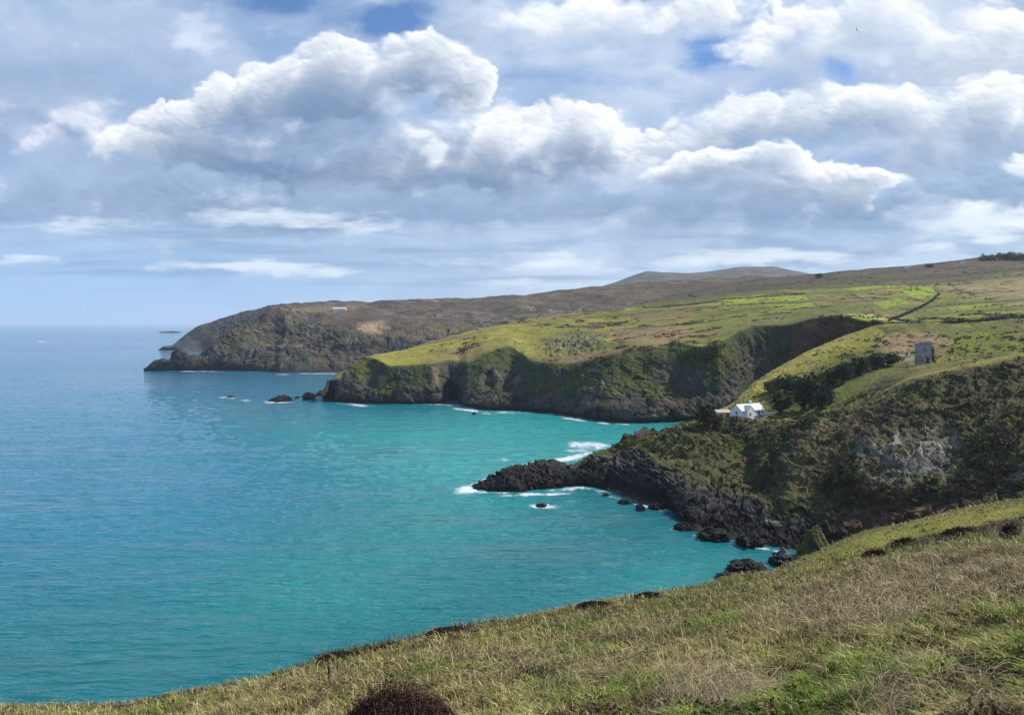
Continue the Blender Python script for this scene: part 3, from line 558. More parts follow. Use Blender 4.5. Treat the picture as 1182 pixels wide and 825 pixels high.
# foam
foam = np.zeros(PXg.shape)
fn = fbm(np.stack([PXg / 14, PYg / 4.5, 0 * PXg], -1), 1, 4, 181); fn3 = fbm(np.stack([PXg / 4.5, PYg / 1.6, 0 * PXg], -1), 1, 3, 183); fn2 = fbm(np.stack([PXg / 60, PYg / 20, 0 * PXg], -1), 1, 3, 182)
for cx, cy, rx, ry, k, rot in [(680, 514, 26, 4.2, 1.1, 2), (668, 520, 20, 3, .6, 0), (548, 563, 22, 5, 1.2, -8), (575, 554, 24, 5, .9, -28), (610, 540, 30, 3.5, .8, -14), (648, 531, 22, 3, .9, -8), (620, 570.5, 45, 2.0, .85, -2), (627, 584, 22, 3.0, .85, 0), (582, 531, 16, 3, .45, 0), (322, 464, 16, 1.7, 1.0, 0), (312, 463.5, 10, 1.6, .9, 0), (262, 459, 11, 1.2, .9, 3), (283, 462, 9, .9, .7, 0), (412, 467, 22, 1.6, .9, 5), (543, 473.5, 18, 1.6, 1.1, 6), (560, 477, 14, 1.2, .7, 6), (665, 484, 18, 1.5, .9, 8), (697, 488, 10, 1.2, .8, 6), (50, 394.5, 7, 1.0, 1.1, 0), (102, 396.5, 3, .6, .7, 0), (175, 399, 6, .7, .6, 0), (325, 432, 14, 1, .5, 0), (255, 429, 20, .8, .4, 0), (720, 578, 10, 2, .5, 20), (783, 611, 14, 2.5, .5, 10), (700, 571, 22, 2.0, .45, 20), (730, 692, 30, 3, .8, -12), (845, 668, 30, 3, .45, -10), (205, 803, 16, 2.2, .6, -18), (120, 410, 30, .5, .3, 0), (150, 418, 20, .5, .25, 0)]:
    foam = np.maximum(foam, k * blob(cx, cy, rx, ry, rot))
for line, w, k in [([(541, 564.5), (555, 568), (605, 570), (648, 565), (673, 562.5)], 3.2, .95), ([(673, 562), (708, 568), (733, 582), (751, 586), (775, 590)], 2.6, .55), ([(776, 600), (786, 608), (800, 617), (825, 623), (858, 630), (911, 637)], 2.6, .5), ([(541, 562), (563, 552), (591, 541), (623, 533), (644, 531), (700, 519)], 3.6, 1.1), ([(377, 459), (390, 463), (421, 467), (471, 467.3), (509, 466), (536, 469), (552, 473), (573, 475.5), (600, 476), (641, 480), (668, 483), (695, 487), (725, 490)], 1.8, .7), ([(172, 427), (218, 428.4), (251, 428.2), (292, 429.6), (326, 431.6), (397, 430.6)], .9, .7), ([(189, 403.6), (211, 405.3), (235, 404.6)], .7, .4)]:
    foam = np.maximum(foam, k * sstep(w, 0, line_dist(PXg, PYg, line)) * (.55 + 1.6 * fn2))
foam = np.clip(sstep(.22, .85, foam * (1.0 + 1.1 * fn + .5 * fn3)) , 0, 1)
msea, nt, b = new_mat('sea_water'); L = nt.links.new
a = N(nt, 'ShaderNodeAttribute', attribute_name='Col'); fo = N(nt, 'ShaderNodeAttribute', attribute_name='foam'); tc = N(nt, 'ShaderNodeTexCoord')
mp = N(nt, 'ShaderNodeMapping'); mp.inputs['Rotation'].default_value = (0, 0, -.12); mp.inputs['Scale'].default_value = (.33, 1.15, 1); L(tc.outputs['Object'], mp.inputs['Vector'])
w1 = N(nt, 'ShaderNodeTexNoise', Scale=.55, Detail=4.0, Roughness=.6); L(mp.outputs[0], w1.inputs['Vector'])
w2 = N(nt, 'ShaderNodeTexNoise', Scale=.10, Detail=3.0, Roughness=.55); L(mp.outputs[0], w2.inputs['Vector'])
gu = N(nt, 'ShaderNodeAttribute', attribute_name='gust'); b1 = N(nt, 'ShaderNodeBump', Strength=.85, Distance=2.2); gm = N(nt, 'ShaderNodeMath', operation='MULTIPLY'); gm.inputs[1].default_value = 1.5; L(gu.outputs['Fac'], gm.inputs[0]); L(gm.outputs[0], b1.inputs['Distance']); L(w1.outputs['Fac'], b1.inputs['Height'])
b2 = N(nt, 'ShaderNodeBump', Strength=.45, Distance=4.0); L(w2.outputs['Fac'], b2.inputs['Height']); L(b1.outputs[0], b2.inputs['Normal'])
fz = N(nt, 'ShaderNodeTexNoise', Scale=.9, Detail=5.0, Roughness=.7); L(tc.outputs['Object'], fz.inputs['Vector'])
fr = N(nt, 'ShaderNodeMapRange'); fr.inputs['From Min'].default_value = .35; fr.inputs['From Max'].default_value = .6; fr.inputs['To Min'].default_value = .55; L(fz.outputs['Fac'], fr.inputs['Value'])
fm = N(nt, 'ShaderNodeMath', operation='MULTIPLY'); L(fo.outputs['Fac'], fm.inputs[0]); L(fr.outputs[0], fm.inputs[1])
mx = N(nt, 'ShaderNodeMix', data_type='RGBA'); L(fm.outputs[0], mx.inputs['Factor']); L(a.outputs['Color'], mx.inputs['A']); mx.inputs['B'].default_value = (.85, .88, .9, 1)
L(mx.outputs['Result'], b.inputs['Base Color']); L(b2.outputs[0], b.inputs['Normal'])
b.inputs['Roughness'].default_value = .07; b.inputs['IOR'].default_value = 1.33; b.inputs['Specular IOR Level'].default_value = .62
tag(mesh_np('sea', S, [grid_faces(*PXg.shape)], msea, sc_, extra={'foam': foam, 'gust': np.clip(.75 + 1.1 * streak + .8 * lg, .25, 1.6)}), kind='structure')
print('sea', time.time() - T0)

# ================================================================== ROCKS
import bmesh
_ico = {}
def ico(sub):
    if sub not in _ico:
        bm = bmesh.new(); bmesh.ops.create_icosphere(bm, subdivisions=sub, radius=1)
        _ico[sub] = (np.array([v.co[:] for v in bm.verts]), np.array([[v.index for v in f.verts] for f in bm.faces])); bm.free()
    return _ico[sub]

def sea_rock(name, label, px, py, wpx, hpx, group=None, seed=0, depth_ratio=.7, base=BLACK, top=DROCK * 1.6, sub=5, peaks=1.0, loc=None, zb=0.0, cat='rock', Y=None):
    c0 = on_z(px, py) if loc is None else np.array(loc, float)
    s = c0[1] / F; rx = wpx * s / 2; ry = rx * depth_ratio; h = hpx * s
    V, Fc = ico(sub); V = V.copy()
    Q = V + seed * 3.7
    d1, d2, ce, f1 = worley(Q * 2.3, seed); e1, e2, ce2, f2 = worley(Q * 5.5, seed + 3)
    r = 1 + .32 * fbm(Q, .9, 3, seed, mode='ridge') + .20 * (ce - .5) + .34 * f1 + .10 * (ce2 - .5) + .16 * f2 - .06 * sstep(.1, 0, d2 - d1)
    V = V * r[:, None]
    top_ = V[:, 2].max(); V[:, 2] = np.where(V[:, 2] > 0, V[:, 2] / top_, V[:, 2] * .5)
    V[:, 2] = np.where(V[:, 2] > 0, V[:, 2] ** peaks, V[:, 2])
    W_ = V * np.array((rx / max(np.abs(V[:, 0]).max(), 1e-6), ry, h)) + np.array((0, 0, 0))
    W_[:, 1] += 0
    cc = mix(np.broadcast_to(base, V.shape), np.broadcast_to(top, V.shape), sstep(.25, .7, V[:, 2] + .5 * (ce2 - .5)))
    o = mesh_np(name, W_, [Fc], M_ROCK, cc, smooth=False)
    o.location = (float(c0[0]), float(c0[1] + ry * .8), float(c0[2] + zb))
    return tag(o, label, cat, group)

RG = 'rocks standing in the sea'
sea_rock('sea_rock', 'jagged dark skerry awash with foam, widest of the rocks off the middle headland', 322, 463.5, 35, 7.5, RG, 1)
sea_rock('sea_rock', 'tiny dark rock between the widest skerry and the rounder black rock', 342.5, 459.8, 8, 3.2, RG, 2, sub=4)
sea_rock('sea_rock', 'round black rock next to the tip of the green middle headland', 356, 461.8, 18, 10, RG, 3)
sea_rock('sea_rock', 'low dark rock almost touching the tip of the green middle headland', 369.5, 456.8, 14, 7, RG, 4)
sea_rock('sea_rock', 'small lone rock breaking the open water left of the skerries', 265, 458.8, 8, 2.2, RG, 5, sub=4)
sea_rock('sea_rock', 'long low islet on the horizon beyond the outermost headland', 193, 383.8, 27, 1.8, RG, 6)
sea_rock('sea_rock', 'small black rock with white wash under the middle headland cliffs', 547.5, 478.2, 5.5, 3.2, RG, 7, sub=4)
sea_rock('sea_rock', 'small black rock ringed by foam, alone below the black promontory', 625, 584.5, 15, 3.4, RG, 8)
sea_rock('sea_rock', 'flat slanting rock in the cove close to the dark cliff foot', 722, 582, 19, 6, RG, 9)
sea_rock('sea_rock', 'pointed rock in the cove right of the flat slanting one', 740, 589, 13, 7.5, RG, 10)
sea_rock('sea_rock', 'thin dark rock lying in the cove beside the foot of the promontory', 700, 572, 10, 3, RG, 17, sub=4)
BG = 'boulders on the shore below the grassy slope'
sea_rock('boulder', 'large angular black boulder on the shore below the grassy slope', 868, 665, 58, 16, BG, 11, top=DROCK * 1.2)
sea_rock('boulder', 'medium black boulder left of the large angular one on the shore', 843, 670, 32, 8, BG, 12)
sea_rock('boulder', 'smallest dark boulder at the water edge on the near shore', 827, 674, 12, 4.5, BG, 13, sub=4)
sea_rock('boulder', 'grey broken boulder between the large black boulder and the pointed grassy crag', 910, 654, 42, 20, BG, 14, top=GREYROCK * .7)
sea_rock('boulder', 'brown grey boulder peeping over the grassy edge halfway along the slope', 724, 697, 20, 8, BG, 15, top=GREYROCK * .6)
for k, (px, py, w, h, lab) in enumerate([(790, 612, 24, 9, 'black ledge rock jutting into the cove at the foot of the cliff'), (828, 624, 46, 14, 'broad black ledge rock in the shade along the back of the cove'), (868, 632, 40, 15, 'black ledge rock in deep shade nearest the pointed grassy crag'), (760, 588, 24, 8, 'black ledge rock under the ruined hut point')]):
    sea_rock('ledge_rock', lab, px, py, w, h, 'ledge rocks at the foot of the near cliff', 30 + k, top=DROCK)
# pointed grassy crag behind the lip of the slope
g0 = at(938, 664, 165)
V, Fc = ico(6); V = V.copy(); Q = V * 1.0 + 9
r = 1 + .12 * fbm(Q, .8, 6, 41) + .08 * (worley(Q * 4, 3)[2] - .5) + .05 * worley(Q * 8, 4)[3]; V *= r[:, None]
zz = V[:, 2]; tap = np.clip(1.0 - .22 * np.clip(zz, 0, 1.2) ** 1.3, .4, 1)
V[:, 0] = V[:, 0] * tap + .10 * np.clip(zz, 0, 1.2); V[:, 1] *= tap
s = 165 / F
W_ = V * np.array((24 * s, 22 * s, 57 * s))
gn = fbm(W_, 2.5, 4, 43)
cc = mix(np.broadcast_to(np.array((.085, .090, .028)), V.shape), np.broadcast_to(ROCK * .9, V.shape), sstep(.0, .35, gn + .3 * fbm(W_, .8, 3, 47)))
o = mesh_np('grassy_crag', W_, [Fc], M_NEAR, cc); o.location = [float(v) for v in g0]
tag(o, 'pointed rock crag coated in dull green turf above the near shore', 'crag')

# black rock promontory
U = np.linspace(538, 700, 420)
c = [curve('w', [(538, 564.5), (541, 565), (555, 568), (580, 569), (605, 569.5), (630, 567), (648, 564.5), (673, 562), (700, 566)], U),
     curve('p', [(538, 564.3, 290), (545, 563, 291), (563, 561, 290), (591, 557, 289), (623, 554, 290), (648, 553, 294), (673, 548, 298), (700, 546, 297)], U),
     curve('p', [(538, 564.2, 291), (545, 561.5, 293), (563, 554, 296), (580, 547, 298), (591, 543, 300), (610, 538, 301), (623, 535, 302), (635, 535.5, 303), (644, 539, 304), (652, 545, 305), (660, 544, 306), (672, 539, 307), (700, 534, 308)], U),
     curve('h', [(538, 294, -3), (591, 318, -3), (623, 330, -3), (700, 336, -3)], U)]
P, par = loft(c, [60, 80, 70]); t = Terrain(P)
PR = par[:, None] * np.ones(P.shape[:2]); ed = sstep(0, .3, PR) * sstep(3, 2.6, PR) * sstep(538, 560, t.px)
P, cel, g = rock_relief(P, t.n, 5.0 * ed, 20, 201, .8, .9, 1.1)
P = P + t.n * (ed * fbm(P, 1.5, 3, 203) * .5)[..., None]
n2 = fbm(P, 5, 4, 202); T_PROM = Terrain(P)
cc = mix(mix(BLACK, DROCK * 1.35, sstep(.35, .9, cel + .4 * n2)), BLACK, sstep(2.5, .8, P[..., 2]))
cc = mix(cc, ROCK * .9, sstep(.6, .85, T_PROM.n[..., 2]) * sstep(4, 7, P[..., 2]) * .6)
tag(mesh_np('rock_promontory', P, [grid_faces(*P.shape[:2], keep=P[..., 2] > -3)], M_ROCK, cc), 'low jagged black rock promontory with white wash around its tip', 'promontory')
print('rocks', time.time() - T0)

# ================================================================== SCRUB, TREES, HEDGES
def leaf_cloud(C, R, n, cols, size, flat=.75, var=.35, rg=rng, jitter_col=.25):
    """n small triangles around each centre, scattered through an ellipsoid; returns V, Fc, cols"""
    k = len(C); C = np.repeat(C, n, 0); R = np.repeat(np.asarray(R, float) * np.ones(k), n); S_ = np.repeat(np.asarray(size, float) * np.ones(k), n)
    d = rg.normal(size=(k * n, 3)); d /= np.linalg.norm(d, axis=1, keepdims=True); d *= (rg.random((k * n, 1)) ** .45)
    p = C + d * R[:, None] * np.array((1, 1, flat))
    a = rg.normal(size=(k * n, 3)); a /= np.linalg.norm(a, axis=1, keepdims=True)
    b = np.cross(a, rg.normal(size=(k * n, 3))); b /= np.linalg.norm(b, axis=1, keepdims=True)
    S_ = S_ * (1 + var * rg.normal(size=k * n)).clip(.4, 1.8)
    V = np.stack([p + a * S_[:, None], p - a * S_[:, None] * .5 + b * S_[:, None] * .8, p - a * S_[:, None] * .5 - b * S_[:, None] * .8], 1)
    cc = np.repeat(np.repeat(cols, n, 0) * (1 + jitter_col * rg.normal(size=(k * n, 1))).clip(.4, 1.8), 3, 0)
    return V.reshape(-1, 3), np.arange(k * n * 3).reshape(-1, 3), cc

def scatter(T, weight, n):
    p = np.clip(weight, 0, None).ravel().astype(float); p /= p.sum()
    return np.searchsorted(np.cumsum(p), rng.random(n))

def proj_area(T):
    ax = np.abs(np.gradient(T.px, axis=1) * np.gradient(T.py, axis=0)); return np.clip(ax, 0, 4)

# gorse and heather cushions over the near slopes
P = T_NEAR.P; PR = NEAR_PAR; pxx, pyy = T_NEAR.px, T_NEAR.py
wgt = (proj_area(T_NEAR) + .05) * sstep(1.25, 1.6, PR) * sstep(7.2, 6.9, PR) * (pxx < 1260) * sstep(660, 740, pxx)
wgt = wgt * sstep(-.25, .25, fbm(P, 11, 4, 211)) * (1 - .8 * poly_mask(pxx, pyy, [(985, 520), (1010, 505), (1060, 500), (1095, 494), (1118, 500), (1118, 545), (1100, 568), (1040, 570), (1000, 556)], 8))
wgt = wgt * (1 - .92 * poly_mask(pxx, pyy, [(948, 455), (985, 433), (1050, 420), (1120, 414), (1182, 402), (1182, 418), (1091, 431), (1010, 450), (955, 474)], 3)) * (1 - .75 * sstep(6.2, 6.6, PR)) * sstep(3, 9, P[..., 2]) * (1 - .75 * SPUR) * (1 - .6 * LAWN)
ho = at(864, 484, 331); wgt = wgt * (np.hypot(P[..., 0] - ho[0], P[..., 1] - ho[1]) > 9.5) * (1 - ((np.abs(pxx - 862) < 26) & (pyy > 476) & (pyy < 494) & (PR > 3.6)))
hx0 = T_NEAR.find(743, 506); wgt = wgt * (np.hypot(P[..., 0] - hx0[0], P[..., 1] - hx0[1]) > 11)
idx = scatter(T_NEAR, wgt, 3800); C = P.reshape(-1, 3)[idx]
R = rng.gamma(3.0, .28, len(C)).clip(.35, 2.2)
kk = fbm(C, 14, 4, 212); base = mix(mix(np.broadcast_to(GORSE * 1.3, C.shape), np.broadcast_to(HEATH * 1.25, C.shape), sstep(-.15, .2, kk)), np.broadcast_to(GRASS * .8, C.shape), (rng.random(len(C)) < .10) * .7)
base = mix(base, np.broadcast_to(BRACKEN * .6, C.shape), (rng.random(len(C)) < .07) * .7)
V, Fc, cc = leaf_cloud(C + np.array((0, 0, .15)) , R, 30, base, R * .24, .6, jitter_col=.12)
tag(mesh_np('scrub', V, [Fc], M_LEAF, cc, smooth=False), 'low gorse and heather scrub over the near cliff slopes', 'scrub', kind='stuff')
# heather and gorse on the middle headland
P = T_MID.P; pxx, pyy = T_MID.px, T_MID.py
TOR2 = poly_mask(T_MID.px, T_MID.py, [(610, 405), (635, 380), (670, 376), (708, 384), (706, 406), (668, 416), (630, 416)], 3)
wgt = (1 - TOR2) * (proj_area(T_MID) + .02) * sstep(2.2, 3.0, MID_PAR)[:, None] * sstep(6.8, 6.4, MID_PAR)[:, None] * (pxx < 1230) * sstep(.0, .35, .8 * fbm(P, 22, 5, 82) + .5 * fbm(P, 85, 5, 81)) * sstep(450, 620, pxx)
idx = scatter(T_MID, wgt, 9000); C = P.reshape(-1, 3)[idx]; R = rng.gamma(3.0, .42, len(C)).clip(.5, 3.0)
base = mix(np.broadcast_to(GORSE * 1.7, C.shape), np.broadcast_to(HEATH * 1.7, C.shape), sstep(-.2, .2, fbm(C, 40, 3, 216)))
V, Fc, cc = leaf_cloud(C - np.array((0, 0, .2)), R, 16, base, R * .30, .38)
tag(mesh_np('heather', V, [Fc], M_LEAF, cc, smooth=False), 'dark heather and gorse patches over the middle headland', 'heather', kind='stuff')

def tube(pts, rad, sides=7):
    pts = np.asarray(pts, float); rad = np.asarray(rad, float); V = []; n = len(pts)
    for i in range(n):
        d = pts[min(i + 1, n - 1)] - pts[max(i - 1, 0)]; d /= np.linalg.norm(d)
        a = np.cross(d, (0.3, 1, .2)); a /= np.linalg.norm(a); b = np.cross(d, a)
        th = np.linspace(0, 2 * np.pi, sides, endpoint=False); V.append(pts[i] + rad[i] * (np.cos(th)[:, None] * a + np.sin(th)[:, None] * b))
    Fq = [[i * sides + j, i * sides + (j + 1) % sides, (i + 1) * sides + (j + 1) % sides, (i + 1) * sides + j] for i in range(n - 1) for j in range(sides)]
    return np.concatenate(V), np.array(Fq)

def tree(name, label, px, py, hpx, wpx, T=T_NEAR, group=None, col=GORSE, seed=0, n=70, leaf=24, lean=.25, low=.1, limbs=5):
    p0 = T.find(px, py) if T is not None else None
    s = p0[1] / F; h = hpx * s; w = wpx * s / 2
    root = empty(name, p0 - np.array((0, 0, .4))); tag(root, label, 'tree', group)
    rg = np.random.default_rng(1000 + seed)
    th = max(h * .55, .6)
    tp = np.array([(lean * th * (k / 4) ** 1.5, .1 * math.sin(k + seed), th * k / 4) for k in range(5)]); V, Fc = tube(tp, np.linspace(.06, .025, 5) * h + .05)
    VV, FF = [V], [Fc]; off = len(V)
    for k in range(limbs):
        a = rg.random() * 6.28; st = tp[1 + k % 3]; en = st + np.array((math.cos(a) * w * .5, math.sin(a) * w * .5, h * (.10 + .15 * rg.random())))
        V, Fc = tube([st, st * .5 + en * .5 + (0, 0, .05 * h), en], [.03 * h, .02 * h, .008 * h], 5); VV.append(V); FF.append(Fc + off); off += len(V)
    mesh_np('trunk', np.concatenate(VV), [np.concatenate(FF)], M_BARK, parent=root)
    d = rg.normal(size=(n, 3)); d /= np.linalg.norm(d, axis=1, keepdims=True); d *= rg.random((n, 1)) ** .4
    C = np.stack([d[:, 0] * w * .85 + lean * h * .3, d[:, 1] * w * .85, h * (low + (1 - low) * .5) + d[:, 2] * h * (1 - low) * .46], -1)
    C[:, 0] += .25 * (C[:, 2] - h * .5) * lean
    R = w * (.16 + .20 * rg.random(n)); cl = np.broadcast_to(col, C.shape) * (1 + .3 * rg.normal(size=(n, 1))).clip(.5, 1.7)
    V, Fc, cc = leaf_cloud(C, R, leaf, cl, R * .30, .8, rg=rg)
    mesh_np('crown', V, [Fc], M_LEAF, cc, smooth=False, parent=root); return root

DK = np.array((.036, .050, .020)); MG = np.array((.060, .072, .024)); YG = np.array((.11, .115, .025)); BL = np.array((.030, .054, .033))
TG = 'windblown trees by the cottage'
tree('windblown_tree', 'dark tree standing left of the small beige outbuilding', 812, 489, 24, 30, group=TG, col=DK, seed=1)
tree('windblown_tree', 'low olive tree between the cottage and the left hand dark tree', 826, 488, 12, 16, group=TG, col=MG, seed=2)
tree('windblown_tree', 'rounded dark tree just right of the cottage gable end', 900, 475, 26, 30, group=TG, col=MG, seed=3, n=60)
tree('windblown_tree', 'tallest broad dark tree on the slope right of the cottage', 926, 472, 45, 42, group=TG, col=DK, seed=4, n=85)
tree('windblown_tree', 'dark tree at the top left of the grove by the yellow turf', 905, 452, 24, 30, group=TG, col=BL, seed=5, n=60)
tree('windblown_tree', 'low shadowy tree at the foot of the grove beside the green hollow', 946, 472, 30, 30, group=TG, col=BL, seed=6, n=80)
tree('windblown_tree', 'yellow green bush tree above the cottage chimney', 890, 452, 18, 26, group=TG, col=YG, seed=7)
RGp = 'row of dark trees leading up to the ruined tower'
for k, (px, py, h, w, lab) in enumerate([(955, 446, 22, 28, 'lowest dark tree of the row leading up to the ruined tower'), (972, 440, 24, 28, 'second lowest dark tree of the row up to the ruined tower'), (990, 432, 23, 28, 'roundest tree in the middle of the row up to the ruined tower'), (1008, 425, 20, 26, 'second highest tree of the row up to the ruined tower'), (1025, 420, 15, 24, 'highest and smallest tree of the row, just below the ruined tower')]):
    tree('hedgerow_tree', lab, px, py, h, w, group=RGp, col=BL if k % 2 else DK, seed=20 + k, n=80)
for k, (px, py, h, w, lab) in enumerate([(1140, 298.6, 6, 22, 'left bush of the dark clump on the right skyline'), (1160, 297.4, 8, 26, 'middle bush of the dark clump on the right skyline'), (1178, 297, 7, 24, 'right bush of the dark clump on the right skyline'), (1072, 306, 4, 10, 'single small tree on the skyline left of the dark clump'), (945, 318.2, 5, 12, 'small dark tree where the far hill meets the skyline')]):
    tree('skyline_tree', lab, px, py + 1, h, w, T=T_MID, group='trees along the right skyline', col=DK, seed=40 + k, n=60, leaf=14, lean=0, low=0, limbs=0)

def hedge(name, label, pts, T, hgt, wid, col, seed, cat='hedge', group=None):
    rg = np.random.default_rng(seed); C = []
    for (ax, ay), (bx, by) in zip(pts[:-1], pts[1:]):
        A, B = T.find(ax, ay), T.find(bx, by); n = max(2, int(np.linalg.norm(B - A) / (wid * .7)))
        for k in range(n):
            q = A + (B - A) * k / n; q = T.find(ax + (bx - ax) * k / n, ay + (by - ay) * k / n); C.append(q + rg.normal(size=3) * wid * .3)
    C = np.array(C); R = wid * (.6 + .6 * rg.random(len(C)))
    V, Fc, cc = leaf_cloud(C + (0, 0, hgt * .35), R, 30, np.broadcast_to(col, C.shape), R * .3, hgt / wid * .6, rg=rg)
    return tag(mesh_np(name, V, [Fc], M_LEAF, cc, smooth=False), label, cat, group)
HG = 'field hedges on the hinterland'
hedge('hedge', 'dark hedge along the top edge of the middle headland turf', [(742, 354.5), (775, 352.5), (800, 350.5), (828, 346.5)], T_MID, 1.4, .95, GORSE * 1.5, 61, group=HG)
hedge('hedge', 'dark hedge above the long narrow green field', [(832, 344.5), (860, 343), (900, 339.5), (930, 338)], T_MID, 1.4, .95, GORSE * 1.5, 62, group=HG)
hedge('hedge', 'dark hedge climbing beside the track to the brightest field', [(1026, 369), (1045, 362), (1062, 354), (1076, 346), (1084, 338)], T_MID, 1.4, .95, GORSE * 1.5, 63, group=HG)
hedge('hedge', 'hedge under the small green field beside the earth scar', [(980, 372), (1000, 373), (1018, 369)], T_MID, 1.3, 1.1, GORSE * 1.2, 65, group=HG)
print('plants', time.time() - T0)

# ================================================================== BUILDINGS
def box_faces(): return np.array([[0, 3, 2, 1], [4, 5, 6, 7], [0, 1, 5, 4], [1, 2, 6, 5], [2, 3, 7, 6], [3, 0, 4, 7]])
def box(x0, x1, y0, y1, z0, z1): return np.array([(x0, y0, z0), (x1, y0, z0), (x1, y1, z0), (x0, y1, z0), (x0, y0, z1), (x1, y0, z1), (x1, y1, z1), (x0, y1, z1)], float)
def boxes(name, lst, mat, parent):
    V = np.concatenate([box(*b) for b in lst]); Fc = np.concatenate([box_faces() + 8 * k for k in range(len(lst))]); return mesh_np(name, V, [Fc], mat, smooth=False, parent=parent)

def gable_block(L_, W_, he, hr, x0=0, y0=0, axis='x', z0=-1.5):
    """closed house body with a pitched top; returns V, quads, tris"""
    hl, hw = L_ / 2, W_ / 2
    if axis == 'x': b = [(-hl, -hw), (hl, -hw), (hl, hw), (-hl, hw)]; r = [(-hl, 0), (hl, 0)]
    else: b = [(hw, -hl), (hw, hl), (-hw, hl), (-hw, -hl)]; r = [(0, -hl), (0, hl)]
    V = np.array([(x + x0, y + y0, z0) for x, y in b] + [(x + x0, y + y0, he) for x, y in b] + [(x + x0, y + y0, hr) for x, y in r])
    return V, np.array([[0, 1, 5, 4], [2, 3, 7, 6], [4, 5, 9, 8], [6, 7, 8, 9], [0, 3, 2, 1]]), [np.array([3, 0, 4, 8, 7]), np.array([1, 2, 6, 9, 5])]

def add_body(name, blocks, mat, parent):
    V = []; Q = []; PG = []; off = 0
    for bl in blocks:
        v, q, p = gable_block(*bl[0], **bl[1]); V.append(v); Q.append(q + off); PG += [x + off for x in p]; off += len(v)
    me_faces = [np.concatenate(Q), np.array(PG)]
    return mesh_np(name, np.concatenate(V), me_faces, mat, smooth=False, parent=parent)

def roof_slabs(L_, W_, he, hr, over=.25, th=.16, x0=0, y0=0, axis='x'):
    hl, hw = L_ / 2 + over, W_ / 2; sl = (hr - he) / hw; out = hw + over; ze = hr - sl * out
    V = []
    for sgn in (-1, 1):
        a = [(-hl, sgn * out, ze), (hl, sgn * out, ze), (hl, 0, hr), (-hl, 0, hr)]
        V += [(x, y, z + .03) for x, y, z in a] + [(x, y, z + .03 + th) for x, y, z in a]
    V = np.array(V)
    if axis == 'y': V = np.stack([-V[:, 1], V[:, 0], V[:, 2]], -1)
    V = V + np.array((x0, y0, 0))
    return V, np.concatenate([box_faces(), box_faces() + 8])

cp = T_NEAR.find(863, 485); cpos = at(864.5, 486, 330.0)
RZ = math.radians(30)
ct = empty('cottage', (cpos[0], cpos[1] + 2.2, cpos[2]), RZ)
tag(ct, 'white two storey cottage with pale roof standing above the cove', 'cottage')
L_, W_, HE, HR = 13.0, 6.2, 4.6, 6.9
add_body('wall', [((L_, W_, HE, HR), {}), ((1.6, 3.8, 4.7, 6.55), dict(x0=-2.9, y0=-W_ / 2 - .75, axis='y'))], M_WHITE, ct)
V1, F1 = roof_slabs(L_, W_, HE, HR); V2, F2 = roof_slabs(3.0, 3.8, 4.7, 6.55, x0=-2.9, y0=-W_ / 2 + .05, axis='y', over=.15)
rf = mesh_np('roof', np.concatenate([V1, V2]), [np.concatenate([F1, F2 + 16])], M_ROOF, smooth=False, parent=ct)
boxes('chimney', [(1.1, 1.9, -.4, .4, HR - .5, HR + 1.0), (1.0, 2.0, -.5, .5, HR + 1.0, HR + 1.15), (1.3, 1.7, -.2, .2, HR + 1.15, HR + 1.5)], M_WHITE, rf)
def window(x, y, z, w, h, nrm, parent=ct):
    # nrm 'f' front (-y) or 'l' left (-x)
    def bb(x0, x1, z0, z1, d0, d1):
        return (x + x0, x + x1, y - d1, y - d0, z + z0, z + z1) if nrm == 'f' else (x - d1, x - d0, y + x0, y + x1, z + z0, z + z1)
    f = boxes('window', [bb(-w / 2 - .1, w / 2 + .1, -.1, 0, -.05, .07), bb(-w / 2 - .1, w / 2 + .1, h, h + .1, -.05, .07), bb(-w / 2 - .1, -w / 2, 0, h, -.05, .07), bb(w / 2, w / 2 + .1, 0, h, -.05, .07), bb(-.04, .04, 0, h, .04, .06)], M_WHITE, parent)
    boxes('pane', [bb(-w / 2, w / 2, 0, h, -.05, .03)], M_GLASS, f); return f
window(-L_ / 2, -.3, 2.9, .95, 1.3, 'l'); window(-L_ / 2, -.7, .5, .9, 1.1, 'l'); window(-L_ / 2, 1.7, .4, .8, 1.2, 'l')
window(-3.3, -W_ / 2 - 1.55, 2.7, .9, 1.2, 'f'); window(-2.6, -W_ / 2 - 1.55, .4, .9, 1.1, 'f')
window(-.2, -W_ / 2, 2.6, .9, 1.2, 'f'); window(4.9, -W_ / 2, 2.9, .9, 1.0, 'f'); window(3.1, -W_ / 2, 2.6, 1.8, 1.4, 'f')
dr = boxes('door', [(.9, 1.9, -W_ / 2 - .06, -W_ / 2 + .05, .1, 2.2)], M_DOOR, ct); boxes('handle', [(1.7, 1.78, -W_ / 2 - .12, -W_ / 2 - .06, 1.05, 1.15)], M_GREY, dr)
V1, F1 = roof_slabs(3.2, 2.0, 2.45, 3.0, x0=4.6, y0=-W_ / 2 - 1.0, over=.1)
pr = mesh_np('porch_roof', V1, [F1], M_ROOF, smooth=False, parent=ct); boxes('porch_post', [(3.1, 3.22, -W_ / 2 - 1.95, -W_ / 2 - 1.83, -1, 2.3)], M_WHITE, ct); boxes('porch_post', [(6.0, 6.12, -W_ / 2 - 1.95, -W_ / 2 - 1.83, -1, 2.3)], M_WHITE, ct)
